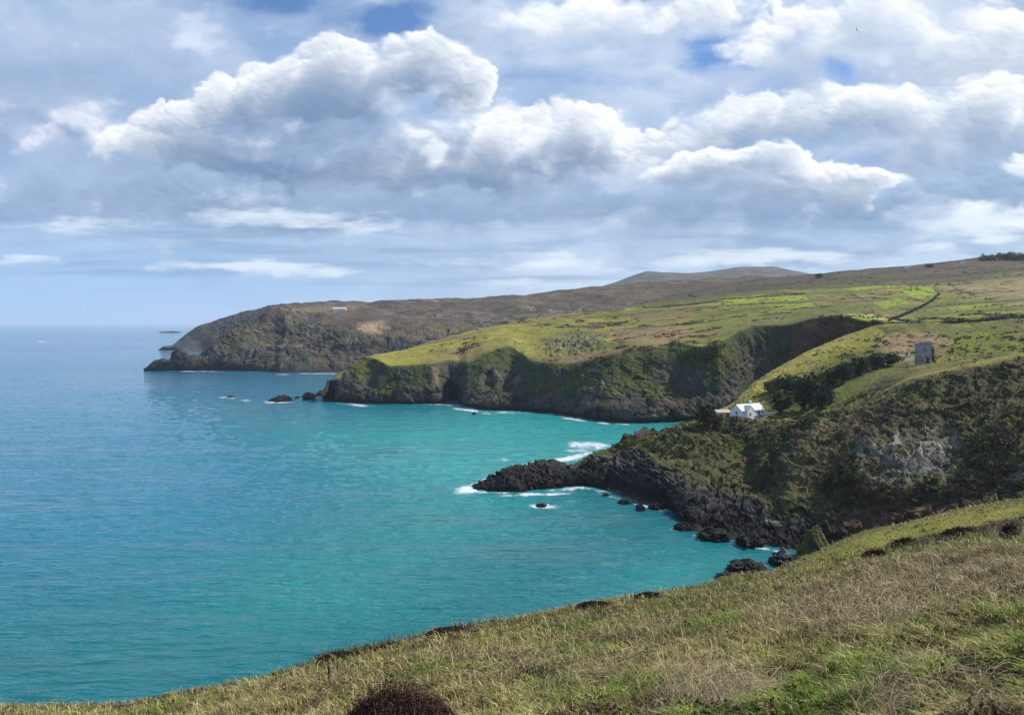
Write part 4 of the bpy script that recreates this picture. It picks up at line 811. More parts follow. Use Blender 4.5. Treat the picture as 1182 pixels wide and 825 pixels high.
# white garden wall stepping up to the right of the cottage
gw = empty('garden_wall', ct.location, RZ); tag(gw, 'low white garden wall rising to the right in front of the cottage', 'wall')
V = []; Fc = []
for k in range(6):
    x0 = -1.0 + k * 1.7; z1 = 1.1 + k * .42; V.append(box(x0, x0 + 1.697, -W_ / 2 - 3.4, -W_ / 2 - 3.1, -2.5, z1)); Fc.append(box_faces() + 8 * k)
mesh_np('wall', np.concatenate(V), [np.concatenate(Fc)], M_WHITE, smooth=False, parent=gw)
boxes('coping', [(-1.0 + k * 1.7, -1.0 + k * 1.7 + 1.69, -W_ / 2 - 3.45, -W_ / 2 - 3.05, .103 + 1.0 + k * .42, 1.18 + k * .42) for k in range(6)], M_WHITE, gw)
# outbuilding
op = at(833, 482, 336)
ob = empty('outbuilding', op, math.radians(12)); tag(ob, 'small beige outbuilding with low roof left of the white cottage', 'outbuilding')
add_body('wall', [((6.0, 3.6, 2.4, 3.3), {})], M_BEIGE, ob)
V1, F1 = roof_slabs(6.0, 3.6, 2.4, 3.3); mesh_np('roof', V1, [F1], flat_mat('beige_tiles', (.45, .36, .24), .15, .4), smooth=False, parent=ob)
boxes('door', [(1.2, 2.3, -1.87, -1.75, -.1, 1.9)], M_DOOR, ob); boxes('window', [(-1.6, -.6, -1.86, -1.75, .9, 1.7)], M_GLASS, ob)

def ruin_wall(w, h, th, opens, seed, ragged=.12, cell=.3, left=1.0, right=1.0, gable=0.0):
    """a masonry wall of stone cells with openings and a broken top: V, quads; stands on z=0, face towards -y"""
    rg = np.random.default_rng(seed); nx, nz_ = int(w / cell), int((h + gable) / cell)
    xs = np.linspace(-w / 2, w / 2, nx + 1); m = np.zeros((nz_, nx), bool)
    tops = h * np.interp(np.linspace(0, 1, nx), [0, .5, 1], [left, 1, right]) + gable * (1 - np.abs(np.linspace(-1, 1, nx)))
    rag = np.convolve(rg.normal(size=nx + 4), np.ones(3) / 3, 'same')[2:-2] * ragged * h
    for i in range(nx):
        for k in range(nz_):
            x = (xs[i] + xs[i + 1]) / 2; z = (k + .5) * cell; ok = z < tops[i] + rag[i]
            for ox, oz, ow, oh, arch in opens:
                hh = oh - (abs(x - ox) / (ow / 2)) ** 2 * arch
                if abs(x - ox) < ow / 2 and oz < z < oz + hh: ok = False
            m[k, i] = ok
    V = []; Q = []
    def q(a, b, c, d): n = len(V); V.extend([a, b, c, d]); Q.append([n, n + 1, n + 2, n + 3])
    y0, y1 = -th / 2, th / 2
    for i in range(nx):
        for k in range(nz_):
            if not m[k, i]: continue
            x0, x1, z0, z1 = xs[i], xs[i + 1], k * cell, (k + 1) * cell
            q((x0, y0, z0), (x1, y0, z0), (x1, y0, z1), (x0, y0, z1)); q((x1, y1, z0), (x0, y1, z0), (x0, y1, z1), (x1, y1, z1))
            if i == 0 or not m[k, i - 1]: q((x0, y1, z0), (x0, y0, z0), (x0, y0, z1), (x0, y1, z1))
            if i == nx - 1 or not m[k, i + 1]: q((x1, y0, z0), (x1, y1, z0), (x1, y1, z1), (x1, y0, z1))
            if k == nz_ - 1 or not m[k + 1, i]: q((x0, y0, z1), (x1, y0, z1), (x1, y1, z1), (x0, y1, z1))
    return np.array(V), np.array(Q)

def turn(V, a, t=(0, 0, 0)):
    c_, s_ = math.cos(a), math.sin(a); return np.stack([V[:, 0] * c_ - V[:, 1] * s_, V[:, 0] * s_ + V[:, 1] * c_, V[:, 2]], -1) + np.array(t)

tp = T_NEAR.find(1068, 418)
ts = tp[1] / F
tw, thh = 14.0 * ts, 27.5 * ts
tw_e = empty('engine_house', tp - np.array((0, 0, .8)), math.radians(-8)); tag(tw_e, 'ruined square stone engine house tower with a dark arched doorway', 'ruined tower')
V, Q = ruin_wall(tw, thh, .9, [(.9, .3, 1.3, 3.6, .6), (-.3, 6.0, .8, 1.4, .2)], 5, .02, .22, .97, .99); mesh_np('front_wall', V, [Q], M_STONE, smooth=False, parent=tw_e)
V, Q = ruin_wall(tw - 1.8, thh * .92, .9, [(0, 1, 1.2, 2.5, .5)], 6, .05, .25); mesh_np('side_wall', turn(V, math.pi / 2, (-tw / 2 + .45, tw / 2 - .45 + .001, 0)), [Q], M_STONE, smooth=False, parent=tw_e)
V, Q = ruin_wall(tw - 1.8, thh * .85, .9, [], 7, .16, .25, .7, 1.0); mesh_np('side_wall', turn(V, math.pi / 2, (tw / 2 - .45, tw / 2 - .45 + .001, 0)), [Q], M_STONE, smooth=False, parent=tw_e)
V, Q = ruin_wall(tw, thh * .95, .9, [(0, 3, 1.5, 3, .5)], 8, .05, .25); mesh_np('back_wall', turn(V, math.pi, (0, tw - .9, 0)), [Q], M_STONE, smooth=False, parent=tw_e)
rg = np.random.default_rng(3); C = np.stack([tw / 2 + .35 + .3 * rg.random(46), rg.random(46) * 3.2 - .4, rg.random(46) * thh * .78], -1); C[:, 0] += .9 * (C[:, 2] < thh * .25)
V, Fc, cc = leaf_cloud(C, .75 * np.ones(46), 30, np.broadcast_to(DK * .8, C.shape), .22, 1.0, rg=rg); mesh_np('ivy', V, [Fc], M_LEAF, cc, smooth=False, parent=tw_e)

hp = T_NEAR.find(743, 506)
hut = empty('ruined_hut', hp + np.array((0, 0, .1)), math.radians(22)); tag(hut, 'roofless brown stone hut ruin at the tip of the near point', 'ruin')
V, Q = ruin_wall(4.6, 4.2, .55, [(.4, .6, .8, 1.5, .2)], 11, .12, .22, .8, .9, .9); mesh_np('front_wall', V, [Q], M_STONE2, smooth=False, parent=hut)
V, Q = ruin_wall(3.4, 2.6, .55, [], 12, .18, .22, .9, .5); mesh_np('side_wall', turn(V, math.pi / 2, (-2.02, 1.99, 0)), [Q], M_STONE2, smooth=False, parent=hut)
V, Q = ruin_wall(3.4, 2.9, .55, [], 13, .2, .22, .6, .9); mesh_np('side_wall', turn(V, math.pi / 2, (2.02, 1.99, 0)), [Q], M_STONE2, smooth=False, parent=hut)
V, Q = ruin_wall(4.6, 3.0, .55, [], 14, .15, .22); mesh_np('back_wall', turn(V, math.pi, (0, 3.98, 0)), [Q], M_STONE2, smooth=False, parent=hut)

def far_house(name, label, px, py, wpx, hpx, T, rz=0.0, group=None, wall=M_WHITE, roof=M_GREY, n=4):
    p = T.find(px, py); s = p[1] / F; w, h = wpx * s, hpx * s; d = min(w * .6, 9)
    e = empty(name, p - np.array((0, 0, .5)), rz); tag(e, label, 'house', group)
    add_body('wall', [((w, d, h * .68, h), {})], wall, e); V1, F1 = roof_slabs(w, d, h * .68, h, over=.3); rf = mesh_np('roof', V1, [F1], roof, smooth=False, parent=e)
    boxes('chimney', [(w / 2 - 1.6, w / 2 - .6, -.5, .5, h - .5, h + 1.4)], wall, rf)
    for k in range(n): x = -w / 2 + w * (k + .5) / n; boxes('window', [(x - .6, x + .6, -d / 2 - .06, -d / 2 + .05, h * .2, h * .45)], M_GLASS, e)
    return e
FH = 'far houses'
far_house('far_house', 'long low white house on the far headland', 392, 356.8, 15, 3.6, T_FAR, .1, FH, roof=M_ROOF)
far_house('far_house', 'left white farmhouse below the far blue hill', 806, 323, 5, 3.2, T_HILL, .3, FH, n=3)
far_house('far_house', 'right pale farmhouse below the far blue hill', 822, 321.5, 6, 3.6, T_HILL, -.2, FH, n=3)
far_house('far_house', 'small pale house on the right skyline', 1047, 309, 6, 3.6, T_MID, .2, FH, n=3)
far_house('far_house', 'tiny white house on the slope right of the skyline house', 1110, 304, 5, 3, T_MID, -.2, FH, n=2)

# ================================================================== SMALL THINGS
bp_ = at(989, 35, 130)
V, Fc = ico(3); V = V.copy() * np.array((.26, .075, .07)); V[:, 1:] *= (1 - .55 * np.clip(np.abs(V[:, 0:1]) / .26, 0, 1) ** 2)
bd = empty('bird', bp_, 0); tag(bd, 'single dark bird banking high in the upper right sky', 'bird')
body = mesh_np('body', V, [Fc], M_FEATHER, parent=bd)
for sg in (-1, 1):
    xs = np.linspace(0, 1, 7); ww = []
    for x in xs:
        ch = .17 * (1 - x ** 2) + .02; yy = sg * (.05 + .62 * x); zz = .30 * math.sin(x * 1.9) * .6; sw = -.18 * max(0, x - .4)
        ww += [(.09 + sw, yy, zz + .012), (.09 + sw - ch, yy, zz + .012), (.09 + sw - ch, yy, zz - .012), (.09 + sw, yy, zz - .012)]
    Q = [[4 * i + j, 4 * i + (j + 1) % 4, 4 * i + 4 + (j + 1) % 4, 4 * i + 4 + j] for i in range(6) for j in range(4)]; mesh_np('wing', np.array(ww), [np.array(Q + [[0, 1, 2, 3], [24, 25, 26, 27]])], M_FEATHER, smooth=False, parent=bd)
Vt = np.array([(-.22, -.03, .01), (-.22, .03, .01), (-.40, .09, .01), (-.40, -.09, .01), (-.22, -.03, -.01), (-.22, .03, -.01), (-.40, .09, -.01), (-.40, -.09, -.01)]); mesh_np('tail', Vt, [box_faces()], M_FEATHER, smooth=False, parent=bd)
bd.rotation_euler = (math.radians(62), math.radians(-12), math.radians(60)); bd.scale = (1.15,) * 3

pp = T_TURF.find(379, 784); s = pp[1] / F
po = empty('fence_post', pp); tag(po, 'thin dark wooden post standing alone in the grass near the edge', 'post')
V, Fc = tube([(0, 0, -.2), (.01, 0, .25), (.0, 0, 17 * s)], [.035, .033, .028], 8); mesh_np('shaft', V, [Fc], M_POST, parent=po); Vc, Fcc = ico(2); mesh_np('cap', Vc * .03 + np.array((0, 0, 17 * s)), [Fcc], M_POST, parent=po)

# ================================================================== GRASS
def blades(B, hgt, wid, cols, lean_dir, lean, seg=2, rg=rng):
    n = len(B); up = np.array((0, 0, 1.0)); a = rg.random(n) * 2 * np.pi
    side = np.stack([np.cos(a), np.sin(a), np.zeros(n)], -1) * wid[:, None]
    d = lean_dir
    mid = B + up * (hgt * .62)[:, None] + d * (hgt * lean * .30)[:, None]
    tip = B + up * (hgt * (1 - .35 * np.clip(lean, 0, 1.6)))[:, None] + d * (hgt * lean)[:, None]
    V = np.stack([B - side, B + side, mid - side * .75, mid + side * .75, tip], 1).reshape(-1, 3)
    i = np.arange(n)[:, None] * 5
    return V, [i + np.array([[0, 1, 3, 2]]), i + np.array([[2, 3, 4]])], np.repeat(cols, 5, 0)

PT = T_TURF.P; ppx, ppy = T_TURF.px, T_TURF.py
vis = (ppx > -420) & (ppx < 1860) & (TURF_PAR > .4) & (TURF_PAR < 6.15)
wgt = np.clip(np.abs(np.gradient(ppx, axis=1) * np.gradient(ppy, axis=0)), 0, 20) * vis
NB = 470000
idx = scatter(T_TURF, wgt, NB)
du = np.gradient(PT, axis=1).reshape(-1, 3)[idx]; dv = np.gradient(PT, axis=0).reshape(-1, 3)[idx]
B = PT.reshape(-1, 3)[idx] + du * (rng.random((NB, 1)) - .5) + dv * (rng.random((NB, 1)) - .5) - np.array((0, 0, .02))
Yb = B[:, 1]; tc1, tc2, tcell, tf = worley(np.stack([B[:, 0], B[:, 1], 0 * B[:, 0]], -1) / .34, 55, True)
bx, by = project(B); Yb = B[:, 1]
q1 = fbm(B, 2.6, 4, 301); q2 = fbm(B, .9, 4, 302); q3 = fbm(B, 7, 3, 303)
far_green = poly_mask(bx + 15 * q3, by + 6 * q3, [(905, 668), (960, 633), (1000, 618), (1100, 596), (1182, 582), (1500, 545), (1500, 585), (1182, 602), (1050, 624), (960, 652)], 7)
heathm = sstep(8, 2, line_dist(bx, by, HSTRIP) + 9 * q2) * (by < 640)
for hx, hy, rx, ry in [(1165, 614, 16, 14), (790, 672, 14, 4), (960, 648, 20, 4), (1010, 637, 12, 5)]: heathm = np.maximum(heathm, sstep(1.1, .6, np.hypot((bx - hx) / rx, (by - hy) / ry) + .4 * q2))
EDGE = [(345, 771), (380, 758), (420, 751), (470, 740), (520, 729), (575, 719)]
heathm = np.maximum(heathm, sstep(5, 1.5, line_dist(bx, by, EDGE) + 7 * (q3 + .15)))
dead = sstep(.0, .35, poly_mask(bx, by, [(850, 715), (950, 680), (1040, 650), (1182, 630), (1300, 640), (1182, 690), (1080, 720), (960, 745)], 25) * .8 + .8 * q1 - .25)
greenm = np.clip(sstep(-.05, .35, -q1 + .25 * q3) + sstep(.2, .8, poly_mask(bx, by, [(880, 760), (1080, 690), (1182, 700), (1300, 720), (1300, 840), (560, 840), (640, 800)], 40)) * sstep(-.3, .2, q2) * .55, 0, 1) * (1 - dead)
sel = rng.random(NB); sel2 = rng.random(NB)
STRAWB = np.array((.42, .34, .17)); GRN = np.array((.13, .20, .022)); OLV = np.array((.20, .19, .05)); BRN = np.array((.155, .112, .056)); GRY = np.array((.29, .245, .135)); DKB = np.array((.052, .036, .028))
cb = np.broadcast_to(OLV, (NB, 3)).copy()
def put(mask, c):
    cb[mask] = c
put(sel < .42, STRAWB); put((sel > .42) & (sel < .50), BRN); put(sel2 < greenm * .75, GRN); put((sel2 > .2) & (sel2 < .2 + .7 * dead) & (sel < .6), GRY); put((sel2 > .2) & (sel2 < .2 + .7 * dead) & (sel >= .6), BRN)
put((rng.random(NB) < far_green * .8), np.array((.19, .20, .04))); put(rng.random(NB) < heathm * .92, DKB)
put((rng.random(NB) < sstep(.12, .42, fbm(B, 1.7, 4, 321)) * .75), np.array((.11, .072, .045))); cb *= 1.22 * (1 + .28 * rng.normal(size=(NB, 1))).clip(.4, 1.8)
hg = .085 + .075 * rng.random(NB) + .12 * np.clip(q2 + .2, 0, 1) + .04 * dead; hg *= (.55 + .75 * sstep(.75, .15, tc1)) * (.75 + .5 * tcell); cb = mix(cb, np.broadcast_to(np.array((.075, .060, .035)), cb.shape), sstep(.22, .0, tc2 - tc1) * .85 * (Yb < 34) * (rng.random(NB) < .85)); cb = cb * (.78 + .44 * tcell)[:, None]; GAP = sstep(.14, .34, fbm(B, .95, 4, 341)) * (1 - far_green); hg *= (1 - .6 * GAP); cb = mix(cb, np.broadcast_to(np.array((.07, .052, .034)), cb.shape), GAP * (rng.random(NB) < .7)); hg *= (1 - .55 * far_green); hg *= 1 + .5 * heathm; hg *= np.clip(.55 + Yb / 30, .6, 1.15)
wd = np.maximum(.0036 + .0034 * rng.random(NB), .45 * Yb / F)
ang = rng.random(NB) * 6.283; ld = np.stack([np.cos(ang) - .35, np.sin(ang) + .25, np.zeros(NB)], -1)
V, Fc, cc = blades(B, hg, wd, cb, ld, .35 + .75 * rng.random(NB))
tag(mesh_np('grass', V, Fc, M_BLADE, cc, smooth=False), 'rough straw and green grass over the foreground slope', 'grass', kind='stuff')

# broad leaved clumps and brown litter between the tufts
idx = scatter(T_TURF, wgt * sstep(.0, .4, fbm(PT, 1.1, 4, 331)), 5200); C = PT.reshape(-1, 3)[idx] + rng.normal(size=(len(idx), 3)) * np.array((.12, .12, 0)); Yc = C[:, 1]
R_ = (.04 + .09 * rng.random(len(C))) * np.clip(.6 + Yc / 20, .7, 2.2); pick = rng.random((len(C), 1)); zone = (fbm(C, 2.2, 3, 333) > .0)[:, None]
cb = np.where(pick < .45, np.array((.105, .065, .042)), np.where(zone, np.array((.075, .125, .020)), np.array((.17, .13, .075))))
V, Fc, cc = leaf_cloud(C + np.array((0, 0, .03)), R_, 26, cb, np.maximum(R_ * .17, .5 * Yc / F), .6)
tag(mesh_np('ground_plants', V, [Fc], M_LEAF, cc, smooth=False), 'low leafy plants and brown litter between the grass tufts', 'plants', kind='stuff')

# long arching dead stems of bracken and bramble
def stems(B, length, wid, cols, rg=rng, arch=1.0):
    n = len(B); a = rg.random(n) * 6.283; d = np.stack([np.cos(a), np.sin(a), 0 * a], -1); side = np.stack([-np.sin(a), np.cos(a), .4 * np.ones(n)], -1) * wid[:, None]
    seg = 5; rows = []
    bend = rg.normal(size=(n, 1)) * .25
    for k in range(seg + 1):
        t_ = k / seg; c_ = B + d * (length * t_ * .85)[:, None] + np.array((0, 0, 1)) * (length * arch * (t_ * .9 - t_ * t_ * .85))[:, None] + side / np.maximum(wid[:, None], 1e-6) * bend * (length * t_ * t_)[:, None]
        rows += [c_ - side * (1 - .6 * t_), c_ + side * (1 - .6 * t_)]
    V = np.stack(rows, 1).reshape(-1, 3); i = np.arange(n)[:, None] * (2 * (seg + 1))
    return V, [np.concatenate([i + np.array([[2 * k, 2 * k + 1, 2 * k + 3, 2 * k + 2]]) for k in range(seg)])], np.repeat(cols, 2 * (seg + 1), 0)
wd_ = np.zeros(ppx.shape)
for poly, k in [([(850, 715), (950, 675), (1040, 648), (1182, 628), (1182, 690), (1080, 715), (960, 745)], 1.0), ([(770, 800), (840, 780), (880, 800), (860, 822), (790, 822)], 1.2), ([(1000, 800), (1080, 770), (1182, 780), (1182, 825), (1010, 825)], .6), ([(500, 770), (620, 740), (760, 720), (860, 740), (780, 790), (560, 800)], .35)]:
    wd_ = np.maximum(wd_, k * poly_mask(ppx, ppy, poly, 14))
idx = scatter(T_TURF, wgt * wd_ * sstep(-.2, .3, fbm(PT, 1.6, 3, 311)), 15000); B = PT.reshape(-1, 3)[idx] + rng.normal(size=(len(idx), 3)) * np.array((.15, .15, .0)) + np.array((0, 0, .03)); Yb = B[:, 1]
cb = np.where(rng.random((len(B), 1)) < .6, np.array((.32, .265, .15)), np.array((.18, .135, .075))) * (1 + .25 * rng.normal(size=(len(B), 1))).clip(.5, 1.6)
V, Fc, cc = stems(B, (.16 + .36 * rng.random(len(B)) ** 1.6) * np.clip(.5 + Yb / 14, .6, 1.2), np.maximum(.0019, .36 * Yb / F * rng.random(len(B)).clip(.5, 1)), cb)
tag(mesh_np('dead_bracken', V, Fc, M_STEM, cc, smooth=False), 'tangled dead bracken and bramble stems across the slope', 'bracken', kind='stuff')

def heather_bush(label, px, py, wpx, hpx, n, seed, col=DKB, group=None, twigs=0):
    p = T_TURF.find(px, py); s = p[1] / F; w, h = wpx * s / 2, hpx * s; rg = np.random.default_rng(seed)
    e = empty('heather_bush', p - np.array((0, 0, .05))); tag(e, label, 'bush', group)
    a = rg.random(n) * 6.283; r = np.sqrt(rg.random(n)); lump = .55 + .45 * np.sin(a * 3 + seed) * np.cos(r * 5 + a * 2)
    top = h * (1 - r ** 2.0) * (.45 + .55 * lump) * (.7 + .5 * rg.random(n) ** 3) + .03
    B = np.stack([np.cos(a) * r * w, np.sin(a) * r * w * .8, top * (rg.random(n) ** .6) * .9], -1)
    V, Fc, cc = leaf_cloud(B, np.full(n, .035 * w + .01), 5, np.broadcast_to(col, (n, 3)) * (1 + .3 * rg.normal(size=(n, 1))).clip(.4, 2), np.full(n, max(.010, .7 * s)), 1.2, rg=rg)
    k = rg.random(n) < .10; ld = np.stack([np.cos(a) * r, np.sin(a) * r, 0 * a], -1)[k] + rg.normal(size=(k.sum(), 3)) * .3; ld[:, 2] = 0
    V2, F2, c2 = blades(B[k] - np.array((0, 0, .05 * h)), h * (.12 + .22 * rg.random(k.sum())), np.full(k.sum(), max(.003, .3 * s)), np.broadcast_to(col * 1.3, (k.sum(), 3)), ld, rg.random(k.sum()) * .7, rg=rg)
    mesh_np('foliage', np.concatenate([V, V2]), [Fc] + [f + len(V) for f in F2], M_LEAF, np.concatenate([cc, c2]), smooth=False, parent=e)
    if not twigs: return e
    B = np.stack([rg.normal(size=twigs) * w * .35, rg.normal(size=twigs) * w * .3, 0 * rg.random(twigs)], -1)
    a2 = np.stack([B[:, 0] * .8, B[:, 1] * .8, 0 * B[:, 0]], -1)
    V, Fc, cc = blades(B, h * (.45 + .40 * rg.random(twigs)), np.full(twigs, .005), np.broadcast_to(np.array((.16, .12, .10)), (twigs, 3)), a2 / max(w, 1e-6), .5 * rg.random(twigs), rg=rg)
    mesh_np('twigs', V, Fc, M_STEM, cc, smooth=False, parent=e); return e
HB = 'dark heather bushes on the slope'
heather_bush('big dark brown heather bush with bare twigs at the bottom edge', 460, 842, 150, 84, 10000, 1, col=np.array((.075, .040, .030)), group=HB, twigs=90)
heather_bush('small stump shaped dark heather bush at the right end of the brown strip', 1166, 616, 24, 20, 2500, 2, group=HB)
heather_bush('brown heather bush in the middle of the long brown strip', 1045, 628, 34, 13, 2500, 3, group=HB)
heather_bush('low dark heather cushion on the sea edge halfway along the slope', 520, 731, 60, 11, 3000, 4, group=HB)
heather_bush('low dark heather cushion farther left along the sea edge', 395, 760, 58, 11, 3000, 5, group=HB)
heather_bush('dark heather cushion on the sea edge between the two longer ones', 450, 746, 36, 8, 2200, 6, group=HB)
heather_bush('brown heather cushion on the sea edge below the middle of the cove', 690, 700, 54, 9, 2500, 7, group=HB)
heather_bush('brown heather cushion on the edge beside the brown grey boulder', 752, 689, 40, 8, 2200, 8, group=HB)
heather_bush('dark heather bush at the left end of the long brown strip', 1012, 640, 34, 11, 2500, 9, group=HB)
heather_bush('dark heather bush toward the right of the long brown strip', 1110, 616, 44, 14, 3000, 10, group=HB)
print('grass', time.time() - T0)

# ================================================================== SKY
SUN_AZ, SUN_EL = math.radians(77), math.radians(48)           # azimuth clockwise from the view direction (+Y)
def cloud_field(dx, dy, dz, cpx, cpy):
    """light and cover of the cloud layers in given directions; cpx, cpy: grid cells per survey unit (rows run upwards)"""
    fd = np.maximum(dy * CP - dz * SP, .12); X = CX + F * dx / fd; Y = CY - F * (dy * SP + dz * CP) / fd
    ONE = np.ones(X.shape + (3,))
    def nz(sx, sy, o, seed, mode=None, gain=.5): return fbm(np.stack([X / sx, Y / sy, 0 * X + seed * 1.7], -1), 1, o, seed, gain, mode)
    wx = nz(130, 84, 6, 401, None, .58) * 46; wy = nz(130, 84, 6, 402, None, .58) * 34
    w2x = nz(40, 30, 3, 406) * 10; w2y = nz(40, 30, 3, 407) * 8
    def puff(s, seed):
        d1 = worley(np.stack([(X + wx + w2x) / (s * 1.3), (Y + wy + w2y) / s, 0 * X], -1), seed, True)[0]; return 1 - 1.7 * d1 * d1
    p1, p2, p3, p4 = puff(50, 1), puff(27, 2), puff(14, 3), puff(7.5, 4); pf = .48 * p1 + .28 * p2 + .16 * p3 + .08 * p4 - .45; pl = .58 * p1 + .30 * p2 + .06 * p3
    soft = nz(190, 80, 6, 404); fine = nz(40, 26, 5, 405); wisp = nz(90, 30, 6, 408); big = nz(330, 150, 4, 409); wisp2 = nz(70, 46, 4, 410); frag = nz(56, 34, 6, 411, None, .6)
    rgb = np.zeros(X.shape + (3,)); alpha = np.zeros(X.shape)
    def over(c, a):
        nonlocal rgb, alpha
        a = np.clip(a, 0, 1); rgb = c * a[..., None] + rgb * (1 - a[..., None]); alpha = a + alpha * (1 - a)
    LIT = np.array((.93, .95, .985)); SHD = np.array((.135, .225, .385))
    # high veil with blue gaps
    gaps = np.zeros(X.shape)
    for cx, cy, rx, ry, k in [(325, 2, 95, 20, 1.1), (430, 22, 95, 24, 1.1), (300, 42, 60, 12, .6), (640, 92, 150, 22, .5), (560, 60, 60, 40, .35), (838, 66, 64, 30, .95), (972, 84, 28, 17, 1.1), (905, 28, 28, 26, .9), (735, 8, 22, 14, .8), (545, 128, 60, 30, .35), (1040, 120, 40, 12, .3)]:
        gaps = np.maximum(gaps, k * np.exp(-(((X + .7 * wx - cx) / rx) ** 2 + ((Y + .7 * wy - cy) / ry) ** 2)))
    gaps = gaps * .25 + .72 * sstep(.10, 1.25, gaps + .55 * frag + .45 * wisp)
    hz = sstep(215, 350, Y)
    veil = mix(np.array((.28, .40, .61)) * ONE, np.array((.54, .63, .77)) * ONE, sstep(-.4, .5, soft + .5 * wisp) * (.45 + .55 * sstep(150, 700, X)))
    veil = mix(veil, np.array((.33, .52, .78)) * ONE, hz * sstep(620, 150, X)); veil = mix(veil, np.array((.48, .62, .80)) * ONE, hz * sstep(300, 900, X) * .85)
    over(veil, np.clip(.97 - 1.15 * gaps * (1 + .8 * wisp), 0, 1))
    def cum(ells, A_, s0=.0, s1=.22, lit=LIT, shd=SHD, op=1.0, dens=2.4, warp=1.0, reach=70, up=(.5, 1.0), k=14.0, amb=.0, holes=False):
        f = np.full(X.shape, -3.0)
        for cx, cy, rx, ry in ells:
            f = np.maximum(f, 1 - np.sqrt(((X + wx * warp - cx) / rx) ** 2 + ((Y + wy * warp - cy) / ry) ** 2))
        f = f + A_ * pf + .10 * A_ * fine + .10 * soft + .42 * A_ * frag
        if f.max() < s0: return
        th = np.clip(f * 1.3, 0, 1) ** .8 * sstep(s0, s1, f)
        occ = np.zeros(X.shape); n = 10
        for q in range(1, n + 1):
            sx = int(round(up[0] * reach * q / n * cpx)); sy = int(round(up[1] * reach * q / n * cpy))
            occ += np.roll(np.roll(th, -sx, 1), -sy, 0)
        occ /= n
        under = sstep(.15, .6, occ)
        a = np.clip((f - s0) / ((s1 - s0) * (.45 + 1.7 * sstep(-.2, .5, wisp2 + .5 * soft) + 2.4 * under)), 0, 1); a = a * a * (3 - 2 * a)
        if holes: a = a * (1 - np.clip(1.5 * gaps, 0, 1))
        hgt = A_ * pl + .35 * f
        gu = np.gradient(hgt, axis=0) * cpy; gr = np.gradient(hgt, axis=1) * cpx
        lam = .5 - .5 * np.tanh(k * (.85 * gu + .5 * gr))
        e = np.exp(-dens * occ); Lg = np.clip(e * (.48 + .72 * lam) + (.14 * (lam - .5) + .20 * soft + .14 * wisp) * (.3 + e) + amb, 0, 1.06)
        over(mix(shd * ONE, lit * ONE, Lg), a * op)
    # thin high sheets, left and right
    cum([(60, 60, 230, 70), (200, 95, 170, 40), (-150, 80, 220, 80)], .20, -.2, .7, lit=np.array((.50, .59, .75)), shd=np.array((.25, .36, .56)), op=.7, dens=1.2, holes=True)
    cum([(600, 110, 260, 60), (640, 20, 130, 30)], .2, -.2, .8, lit=np.array((.72, .79, .90)), shd=np.array((.55, .66, .82)), op=.4, dens=1.0, holes=True)
    cum([(1000, 36, 160, 58), (960, 72, 120, 34), (1110, 70, 160, 75), (884, 70, 58, 22), (690, 18, 120, 28), (810, 14, 60, 22), (1350, 80, 220, 110)], .46, 0, .42, shd=np.array((.34, .43, .57)), dens=1.7, op=.95, reach=60)
    # broad grey masses
    cum([(70, 150, 110, 60), (-70, 180, 150, 70), (20, 230, 250, 50), (220, 225, 190, 45), (150, 190, 110, 60)], .30, -.12, .55, lit=np.array((.42, .52, .70)), shd=np.array((.14, .235, .41)), dens=1.9, op=.92, reach=90)
    cum([(88, 135, 60, 34), (120, 168, 44, 30), (52, 170, 40, 24), (22, 128, 34, 18), (175, 160, 40, 14)], .55, -.1, 1.2, lit=np.array((.88, .87, .95)), shd=np.array((.50, .58, .75)), dens=.9, op=.75)
    # the large cumulus
    cum([(240, 180, 120, 66), (330, 135, 110, 70), (400, 95, 100, 52), (300, 105, 40, 30), (482, 80, 64, 42), (530, 100, 30, 32), (380, 215, 250, 58), (520, 200, 150, 72), (600, 175, 110, 52), (690, 168, 70, 46)], .50, 0, .20, dens=3.6, reach=80)
    cum([(470, 168, 50, 44), (540, 150, 60, 36), (600, 180, 80, 40), (660, 150, 50, 34), (712, 150, 42, 28), (455, 112, 34, 26), (580, 140, 40, 26), (500, 195, 60, 24)], .60, .0, 1.1, shd=np.array((.34, .44, .60)), dens=1.4, op=.8, reach=50)
    cum([(330, 165, 100, 40), (260, 225, 160, 30), (420, 235, 180, 26), (140, 238, 150, 22)], .25, -.1, .8, lit=np.array((.32, .42, .59)), shd=np.array((.215, .31, .48)), dens=1.0, op=.75)
    # right hand cumulus rows
    cum([(1140, 150, 130, 60), (1010, 135, 120, 40), (890, 148, 120, 34), (770, 160, 60, 24), (1330, 170, 190, 80), (1080, 190, 100, 40)], .52, 0, .30, shd=np.array((.19, .29, .45)), dens=2.9, op=.96, reach=62)
    cum([(700, 250, 260, 46), (980, 250, 270, 46), (460, 250, 250, 34), (1250, 250, 220, 56), (1120, 215, 120, 42), (120, 225, 220, 36)], .40, -.1, .6, lit=np.array((.33, .45, .64)), shd=np.array((.13, .22, .38)), dens=1.7, op=.92, reach=70)
    cum([(850, 192, 80, 28), (795, 207, 60, 20), (912, 208, 66, 24), (985, 206, 60, 14), (968, 235, 30, 26), (900, 222, 110, 18)], .52, .02, .26, shd=np.array((.17, .27, .43)), dens=3.0, reach=46)
    cum([(1135, 252, 44, 22), (1165, 272, 60, 18), (1178, 190, 30, 12)], .55, .0, .45, lit=np.array((.87, .90, .92)), shd=np.array((.52, .63, .74)), dens=1.0, op=.85, reach=40)
    # low bright and grey strips toward the horizon
    cum([(600, 288, 320, 16), (250, 282, 300, 14), (1000, 284, 320, 18), (520, 306, 200, 8), (850, 306, 200, 7)], .35, -.1, .7, lit=np.array((.38, .51, .70)), shd=np.array((.21, .33, .52)), dens=1.2, op=.75)
